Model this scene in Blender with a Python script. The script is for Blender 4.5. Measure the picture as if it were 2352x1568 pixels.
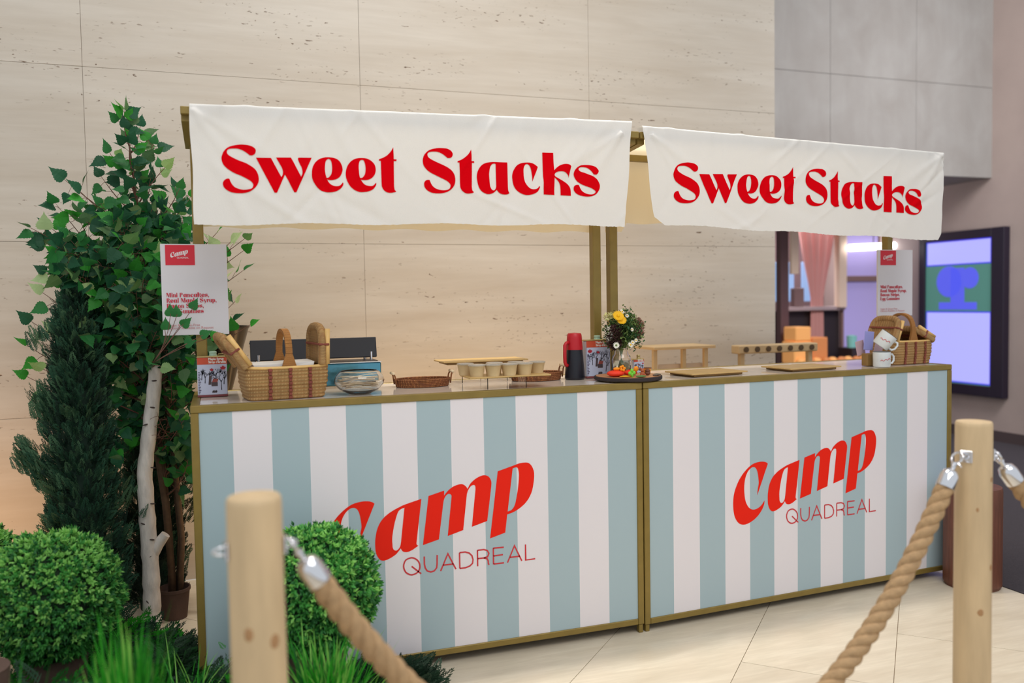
import bpy, bmesh, math, random
from mathutils import Vector, Matrix, Euler
from math import sin, cos, pi, radians

SC = bpy.context.scene
for _o in list(bpy.data.objects):
    bpy.data.objects.remove(_o)

# ------------------------------------------------------------------ camera
CAMPOS = Vector((0.1019, -3.0346, 1.3568))
YAW, PITCH, ROLL = 0.3323, 0.0459, -0.0167
_fw = Vector((sin(YAW)*cos(PITCH), cos(YAW)*cos(PITCH), -sin(PITCH)))
_ri = Vector((cos(YAW), -sin(YAW), 0.0))
_up = _ri.cross(_fw)
_r = _ri*cos(ROLL) + _up*sin(ROLL)
_u = -_ri*sin(ROLL) + _up*cos(ROLL)
cam = bpy.data.cameras.new('camera')
cam.sensor_width = 36.0
cam.lens = 1935.7/2352*36.0
cam.clip_start = 0.05
cam.clip_end = 60
cam.dof.use_dof = True
cam.dof.focus_distance = 3.42
cam.dof.aperture_fstop = 1.5
camo = bpy.data.objects.new('camera', cam)
SC.collection.objects.link(camo)
camo.matrix_world = Matrix(((_r.x, _u.x, -_fw.x, CAMPOS.x), (_r.y, _u.y, -_fw.y, CAMPOS.y), (_r.z, _u.z, -_fw.z, CAMPOS.z), (0, 0, 0, 1)))
SC.camera = camo

# ------------------------------------------------------------------ light and exposure
SC.view_settings.view_transform = 'Standard'
SC.view_settings.look = 'None'
SC.view_settings.gamma = 1.0
SC.view_settings.exposure = 0.0
SC.view_settings.use_curve_mapping = False
W = bpy.data.worlds.new('world')
SC.world = W
W.use_nodes = True
W.node_tree.nodes['Background'].inputs[0].default_value = (0.90, 0.95, 1.0, 1)
W.node_tree.nodes['Background'].inputs[1].default_value = 0.77
def area(name, loc, target, sx, sy, power, col, spread=180):
    l = bpy.data.lights.new(name, 'AREA')
    l.shape = 'RECTANGLE'; l.size = sx; l.size_y = sy
    l.energy = power; l.color = col; l.spread = radians(spread)
    o = bpy.data.objects.new(name, l)
    SC.collection.objects.link(o)
    o.location = loc
    o.rotation_euler = (Vector(target)-Vector(loc)).to_track_quat('-Z', 'Y').to_euler()
    return o
area('ceiling_light', (1.3, -3.8, 5.2), (1.5, 0.4, 0.8), 3.5, 2.5, 112, (1.0, 0.975, 0.95))
area('ceiling_downlight', (1.45, 0.42, 6.2), (1.45, 0.10, 0.0), 1.9, 0.30, 27, (1.0, 0.93, 0.84), 58)
area('wall_wash_light', (1.25, 0.78, 0.12), (1.25, 1.43, 0.9), 2.0, 0.08, 8.5, (1.0, 0.62, 0.26), 150)
area('planter_uplight', (-1.15, 0.72, 0.10), (-1.0, 1.43, 0.9), 1.1, 0.25, 3.6, (1.0, 0.46, 0.10), 130)
area('shop_ceiling_light', (6.0, 4.6, 2.35), (6.0, 4.2, 0), 1.0, 0.4, 30, (1.0, 0.92, 0.95))
area('hall_fill_light', (5.3, -0.3, 4.6), (6.6, 2.9, 1.0), 1.6, 1.6, 70, (0.98, 0.97, 1.0), 110)  # unseen fill lamp added to brighten the bulkhead and taupe wall

# ------------------------------------------------------------------ helpers
COL = SC.collection
def empty(name, loc=(0, 0, 0), rz=0.0, label=None, cat=None, group=None, scale=1.0):
    o = bpy.data.objects.new(name, None)
    COL.objects.link(o)
    o.location = loc; o.rotation_euler = (0, 0, rz); o.scale = (scale,)*3
    o.empty_display_size = 0.05
    tag(o, label, cat, group)
    return o
def tag(o, label=None, cat=None, group=None, kind=None):
    if label: o['label'] = label
    if cat: o['category'] = cat
    if group: o['group'] = group
    if kind: o['kind'] = kind
    return o
def copy_tree(o, parent=None):
    c = o.copy(); COL.objects.link(c)
    if parent: c.parent = parent
    for ch in list(o.children):
        copy_tree(ch, c)
    return c

class MB:
    def __init__(s): s.v = []; s.f = []; s.m = []; s.uv = {}
    def add(s, vs, fs, mi=0, T=None):
        b = len(s.v)
        for p in vs:
            p = Vector(p)
            if T is not None: p = T @ p
            s.v.append(tuple(p))
        for f in fs:
            s.f.append(tuple(i+b for i in f)); s.m.append(mi)
        return b
    def box(s, x0, x1, y0, y1, z0, z1, mi=0, T=None):
        vs = [(x0, y0, z0), (x1, y0, z0), (x1, y1, z0), (x0, y1, z0), (x0, y0, z1), (x1, y0, z1), (x1, y1, z1), (x0, y1, z1)]
        s.add(vs, [(0, 3, 2, 1), (4, 5, 6, 7), (0, 1, 5, 4), (1, 2, 6, 5), (2, 3, 7, 6), (3, 0, 4, 7)], mi, T)
        return s
    def cbox(s, x0, x1, y0, y1, z0, z1, c=0.003, mi=0, T=None):
        # box with chamfered edges
        vs = []; idx = {}
        X = (x0, x1); Y = (y0, y1); Z = (z0, z1)
        for i in (0, 1):
            for j in (0, 1):
                for k in (0, 1):
                    sx = c if i == 0 else -c; sy = c if j == 0 else -c; sz = c if k == 0 else -c
                    idx[i, j, k] = len(vs)
                    vs += [(X[i], Y[j]+sy, Z[k]+sz), (X[i]+sx, Y[j], Z[k]+sz), (X[i]+sx, Y[j]+sy, Z[k])]
        fs = []
        for a in (0, 1):
            q = [idx[a, 0, 0], idx[a, 1, 0], idx[a, 1, 1], idx[a, 0, 1]]; fs.append(q if a else q[::-1])
            q = [idx[0, a, 0]+1, idx[1, a, 0]+1, idx[1, a, 1]+1, idx[0, a, 1]+1]; fs.append(q[::-1] if a else q)
            q = [idx[0, 0, a]+2, idx[1, 0, a]+2, idx[1, 1, a]+2, idx[0, 1, a]+2]; fs.append(q if a else q[::-1])
        for a in (0, 1):
            for b in (0, 1):
                fs.append([idx[0, a, b]+1, idx[1, a, b]+1, idx[1, a, b]+2, idx[0, a, b]+2])
                fs.append([idx[a, 0, b]+0, idx[a, 1, b]+0, idx[a, 1, b]+2, idx[a, 0, b]+2])
                fs.append([idx[a, b, 0]+0, idx[a, b, 1]+0, idx[a, b, 1]+1, idx[a, b, 0]+1])
        for t in idx.values(): fs.append([t, t+1, t+2])
        s.add(vs, fs, mi, T)
        return s
    def ring(s, c, ax, r, n, ref=None):
        ax = ax.normalized()
        if ref is None or abs(ref.normalized().dot(ax)) > .98:
            ref = Vector((0, 0, 1)) if abs(ax.z) < .9 else Vector((1, 0, 0))
        u = ax.cross(ref).normalized(); w = ax.cross(u)
        return [tuple(c+u*(r*cos(2*pi*i/n))+w*(r*sin(2*pi*i/n))) for i in range(n)]
    def tube(s, pts, r, n=8, mi=0, cap=True, T=None):
        pts = [Vector(p) for p in pts]; N = len(pts)
        rs = r if isinstance(r, (list, tuple)) else [r]*N
        vs = []; fs = []
        ref = None
        for i, p in enumerate(pts):
            d = (pts[min(i+1, N-1)]-pts[max(i-1, 0)])
            if d.length < 1e-9: d = Vector((0, 0, 1))
            d.normalize()
            if ref is None:
                ref = Vector((0, 0, 1)) if abs(d.z) < .9 else Vector((1, 0, 0))
                u = d.cross(ref).normalized()
            else:
                u = (u - d*u.dot(d))
                u = u.normalized() if u.length > 1e-6 else d.orthogonal().normalized()
            w = d.cross(u)
            for k in range(n):
                a = 2*pi*k/n
                vs.append(p+u*(rs[i]*cos(a))+w*(rs[i]*sin(a)))
        for i in range(N-1):
            for k in range(n):
                fs.append((i*n+k, i*n+(k+1) % n, (i+1)*n+(k+1) % n, (i+1)*n+k))
        if cap:
            fs.append(tuple(range(n))[::-1]); fs.append(tuple((N-1)*n+k for k in range(n)))
        s.add(vs, fs, mi, T)
        return s
    def lathe(s, prof, n=24, mi=0, T=None, sx=1.0, sy=1.0, close=False):
        vs = []; fs = []
        for r, z in prof:
            for k in range(n):
                a = 2*pi*k/n
                vs.append((r*cos(a)*sx, r*sin(a)*sy, z))
        m = len(prof)
        for i in range(m-1 if not close else m):
            j = (i+1) % m
            for k in range(n):
                fs.append((i*n+k, i*n+(k+1) % n, j*n+(k+1) % n, j*n+k))
        if not close:
            if prof[0][0] > 1e-6: fs.append(tuple(range(n))[::-1])
            if prof[-1][0] > 1e-6: fs.append(tuple((m-1)*n+k for k in range(n)))
        s.add(vs, fs, mi, T)
        return s
    def ball(s, c, r, n=10, m=7, mi=0, sc=(1, 1, 1), T=None):
        prof = [(max(r*sin(pi*i/m), 1e-5), -r*cos(pi*i/m)) for i in range(m+1)]
        M = Matrix.Translation(c) @ Matrix.Diagonal((sc[0], sc[1], sc[2], 1))
        if T is not None: M = T @ M
        return s.lathe(prof, n, mi, M)
    def build(s, name, mats, parent=None, smooth=False, loc=None):
        me = bpy.data.meshes.new(name)
        me.from_pydata(s.v, [], s.f)
        if not isinstance(mats, (list, tuple)): mats = [mats]
        for m in mats: me.materials.append(m)
        if len(mats) > 1: me.polygons.foreach_set('material_index', s.m)
        if smooth: me.polygons.foreach_set('use_smooth', [True]*len(s.f))
        if smooth and smooth is not True:
            try: me.set_sharp_from_angle(angle=radians(smooth))
            except Exception: pass
        me.update()
        o = bpy.data.objects.new(name, me)
        COL.objects.link(o)
        if parent: o.parent = parent
        if loc: o.location = loc
        return o

def srgb(r, g, b):
    f = lambda c: (c/255/12.92) if c/255 <= .04045 else ((c/255+.055)/1.055)**2.4
    return (f(r), f(g), f(b), 1.0)
def mat(name, col, rough=.6, metal=0.0, var=0.0, vscale=8.0, bump=0.0, bscale=60.0, stretch=(1, 1, 1), emit=None, estr=1.0, trans=0.0, ior=1.45, spec=None, randobj=0.0, sheen=0.0, sss=0.0):
    m = bpy.data.materials.new(name); m.use_nodes = True
    nt = m.node_tree; N = nt.nodes; L = nt.links
    p = N['Principled BSDF']
    p.inputs['Base Color'].default_value = col
    p.inputs['Roughness'].default_value = rough
    p.inputs['Metallic'].default_value = metal
    p.inputs['IOR'].default_value = ior
    p.inputs['Transmission Weight'].default_value = trans
    if spec is not None: p.inputs['Specular IOR Level'].default_value = spec
    if sheen: p.inputs['Sheen Weight'].default_value = sheen
    if emit is not None:
        p.inputs['Emission Color'].default_value = emit
        p.inputs['Emission Strength'].default_value = estr
    co = None
    if var or bump:
        tc = N.new('ShaderNodeTexCoord'); mp = N.new('ShaderNodeMapping')
        mp.inputs['Scale'].default_value = stretch
        L.new(tc.outputs['Object'], mp.inputs[0]); co = mp.outputs[0]
    last = None
    if var:
        n = N.new('ShaderNodeTexNoise'); n.inputs['Scale'].default_value = vscale; n.inputs['Detail'].default_value = 5
        L.new(co, n.inputs[0])
        r = N.new('ShaderNodeMapRange'); r.inputs[1].default_value = .3; r.inputs[2].default_value = .7
        r.inputs[3].default_value = 1-var; r.inputs[4].default_value = 1+var
        L.new(n.outputs[0], r.inputs[0])
        h = N.new('ShaderNodeHueSaturation'); h.inputs['Color'].default_value = col
        L.new(r.outputs[0], h.inputs['Value']); last = h
        L.new(h.outputs[0], p.inputs['Base Color'])
    if randobj:
        oi = N.new('ShaderNodeObjectInfo')
        r2 = N.new('ShaderNodeMapRange'); r2.inputs[3].default_value = 1-randobj; r2.inputs[4].default_value = 1+randobj
        L.new(oi.outputs['Random'], r2.inputs[0])
        h2 = N.new('ShaderNodeHueSaturation'); L.new(r2.outputs[0], h2.inputs['Value'])
        if last: L.new(last.outputs[0], h2.inputs['Color'])
        else: h2.inputs['Color'].default_value = col
        L.new(h2.outputs[0], p.inputs['Base Color'])
    if bump:
        n2 = N.new('ShaderNodeTexNoise'); n2.inputs['Scale'].default_value = bscale; n2.inputs['Detail'].default_value = 4
        L.new(co, n2.inputs[0])
        b = N.new('ShaderNodeBump'); b.inputs['Strength'].default_value = bump; b.inputs['Distance'].default_value = .004
        L.new(n2.outputs[0], b.inputs['Height']); L.new(b.outputs[0], p.inputs['Normal'])
    return m

def stone_mat(name, base, dark, pit, sx=1.0, pits=True, rot=0.0, rough=.45, randobj=.025):
    m = bpy.data.materials.new(name); m.use_nodes = True
    nt = m.node_tree; N = nt.nodes; L = nt.links; p = N['Principled BSDF']
    p.inputs['Roughness'].default_value = rough
    tc = N.new('ShaderNodeTexCoord')
    def mp(s, r=0):
        a = N.new('ShaderNodeMapping'); a.inputs['Scale'].default_value = s; a.inputs['Rotation'].default_value = (0, 0, r)
        L.new(tc.outputs['Object'], a.inputs[0]); return a.outputs[0]
    def noise(co, sc, det=5, ro=.55, dist=0):
        n = N.new('ShaderNodeTexNoise'); n.inputs['Scale'].default_value = sc; n.inputs['Detail'].default_value = det
        n.inputs['Roughness'].default_value = ro; n.inputs['Distortion'].default_value = dist
        L.new(co, n.inputs[0]); return n.outputs[0]
    def ramp(x, a, b, c, d):
        r = N.new('ShaderNodeMapRange'); r.inputs[1].default_value = a; r.inputs[2].default_value = b
        r.inputs[3].default_value = c; r.inputs[4].default_value = d; L.new(x, r.inputs[0]); return r.outputs[0]
    def mix(f, a, b):
        x = N.new('ShaderNodeMix'); x.data_type = 'RGBA'
        L.new(f, x.inputs[0])
        for i, v in ((6, a), (7, b)):
            if isinstance(v, tuple): x.inputs[i].default_value = v
            else: L.new(v, x.inputs[i])
        return x.outputs[2]
    def mul(a, b):
        x = N.new('ShaderNodeMath'); x.operation = 'MULTIPLY'; L.new(a, x.inputs[0]); L.new(b, x.inputs[1]); return x.outputs[0]
    if pits:
        veins = ramp(noise(mp((.5, .5, 5.0)), 1.6, 6, .6, .4), .35, .68, 0, 1)
        fine = ramp(noise(mp((3, 3, 40)), 1.5, 3), .3, .7, 0, .22)
        c = mix(veins, base, dark)
        c = mix(fine, c, tuple(x*.86 for x in dark[:3])+(1,))
        small = ramp(noise(mp((30, 30, 105)), 1.0, 2, .5, .3), .655, .70, 0, 1)
        zone = ramp(noise(mp((1.2, 1.2, 6)), 1.3, 3), .50, .64, 0, 1)
        big = ramp(noise(mp((16, 16, 48)), 1.0, 3, .6, .8), .715, .735, 0, 1)
        msk = mul(small, zone)
        ad = N.new('ShaderNodeMath'); ad.operation = 'MAXIMUM'; L.new(msk, ad.inputs[0]); L.new(big, ad.inputs[1])
        c = mix(ad.outputs[0], c, pit)
        b = N.new('ShaderNodeBump'); b.invert = True; b.inputs['Strength'].default_value = .5; b.inputs['Distance'].default_value = .004
        L.new(ad.outputs[0], b.inputs['Height']); L.new(b.outputs[0], p.inputs['Normal'])
    else:
        veins = ramp(noise(mp((1.2, 7.0, 1), rot), 2.2, 6, .6, .5), .35, .68, 0, 1)
        fine = ramp(noise(mp((6, 60, 1), rot), 1.5, 3), .35, .7, 0, .35)
        c = mix(veins, base, dark)
        c = mix(fine, c, tuple(x*.88 for x in dark[:3])+(1,))
        p.inputs['Specular IOR Level'].default_value = .35
    oi = N.new('ShaderNodeObjectInfo')
    h = N.new('ShaderNodeHueSaturation'); L.new(ramp(oi.outputs['Random'], 0, 1, 1-randobj, 1+randobj), h.inputs['Value'])
    L.new(c, h.inputs['Color']); L.new(h.outputs[0], p.inputs['Base Color'])
    return m

def wave_mat(name, c1, c2, scale, direction='Z', rough=.7, bump=.6, dist=1.0, scale2=None, dir2='X', c3=None):
    m = bpy.data.materials.new(name); m.use_nodes = True
    nt = m.node_tree; N = nt.nodes; L = nt.links; p = N['Principled BSDF']
    p.inputs['Roughness'].default_value = rough
    tc = N.new('ShaderNodeTexCoord')
    w = N.new('ShaderNodeTexWave'); w.bands_direction = direction; w.inputs['Scale'].default_value = scale; w.inputs['Distortion'].default_value = dist
    w.inputs['Detail'].default_value = 1; w.inputs['Detail Scale'].default_value = 2
    L.new(tc.outputs['Object'], w.inputs[0]); f = w.outputs[1]
    if scale2:
        w2 = N.new('ShaderNodeTexWave'); w2.bands_direction = dir2; w2.inputs['Scale'].default_value = scale2; w2.inputs['Distortion'].default_value = dist*.6
        L.new(tc.outputs['Object'], w2.inputs[0])
        mm = N.new('ShaderNodeMath'); mm.operation = 'MULTIPLY'; L.new(f, mm.inputs[0]); L.new(w2.outputs[1], mm.inputs[1]); f = mm.outputs[0]
    x = N.new('ShaderNodeMix'); x.data_type = 'RGBA'; L.new(f, x.inputs[0]); x.inputs[6].default_value = c1; x.inputs[7].default_value = c2
    out = x.outputs[2]
    n = N.new('ShaderNodeTexNoise'); n.inputs['Scale'].default_value = 22; L.new(tc.outputs['Object'], n.inputs[0])
    r = N.new('ShaderNodeMapRange'); r.inputs[1].default_value = .3; r.inputs[2].default_value = .7; r.inputs[3].default_value = .85; r.inputs[4].default_value = 1.12
    L.new(n.outputs[0], r.inputs[0]); h = N.new('ShaderNodeHueSaturation'); L.new(r.outputs[0], h.inputs['Value']); L.new(out, h.inputs['Color'])
    L.new(h.outputs[0], p.inputs['Base Color'])
    b = N.new('ShaderNodeBump'); b.inputs['Strength'].default_value = bump; b.inputs['Distance'].default_value = .003
    L.new(f, b.inputs['Height']); L.new(b.outputs[0], p.inputs['Normal'])
    return m

def outline_mesh(name, contours, mats, parent, place, grid=None):
    """filled flat outlines -> mesh; place(x, z) -> (x, y, z)"""
    cu = bpy.data.curves.new(name, 'CURVE'); cu.dimensions = '2D'; cu.fill_mode = 'BOTH'
    for k in contours:
        sp = cu.splines.new('POLY'); sp.points.add(len(k)-1); sp.use_cyclic_u = True
        for i, (x, y) in enumerate(k): sp.points[i].co = (x, y, 0, 1)
    tmp = bpy.data.objects.new(name+'_tmp', cu)
    me = bpy.data.meshes.new_from_object(tmp)
    bpy.data.objects.remove(tmp); bpy.data.curves.remove(cu)
    me.name = name
    if grid:
        bm = bmesh.new(); bm.from_mesh(me)
        xs = [v.co.x for v in bm.verts]; ys = [v.co.y for v in bm.verts]
        for a, (lo, hi), nrm in ((0, (min(xs), max(xs)), (1, 0, 0)), (1, (min(ys), max(ys)), (0, 1, 0))):
            k = math.floor(lo/grid)+1
            while k*grid < hi:
                co = [0, 0, 0]; co[a] = k*grid
                bmesh.ops.bisect_plane(bm, geom=bm.verts[:]+bm.edges[:]+bm.faces[:], plane_co=co, plane_no=nrm)
                k += 1
        bm.to_mesh(me); bm.free()
    for v in me.vertices: v.co = place(v.co.x, v.co.y)
    me.materials.clear()
    me.materials.append(mats)
    me.update()
    o = bpy.data.objects.new(name, me); COL.objects.link(o)
    if parent: o.parent = parent
    return o

def text_mesh(name, body, size, m, parent, T, offset=0.0, align='LEFT', spacing=1.0, line=1.0, sx=1.0):
    cu = bpy.data.curves.new(name, 'FONT'); cu.body = body; cu.size = size; cu.offset = offset
    cu.align_x = align; cu.space_character = spacing; cu.space_line = line; cu.resolution_u = 3
    tmp = bpy.data.objects.new(name+'_tmp', cu)
    me = bpy.data.meshes.new_from_object(tmp)
    bpy.data.objects.remove(tmp); bpy.data.curves.remove(cu)
    me.name = name
    for v in me.vertices: v.co = T @ Vector((v.co.x*sx, v.co.y, 0))
    me.materials.clear(); me.materials.append(m); me.update()
    o = bpy.data.objects.new(name, me); COL.objects.link(o); o.parent = parent
    return o
# text lying on a vertical plane facing -Y: x->X, y->Z
def upright(x, y, z): return Matrix(((1, 0, 0, x), (0, 0, -1, y), (0, 1, 0, z), (0, 0, 0, 1)))
RD = random.Random(7)
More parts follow.
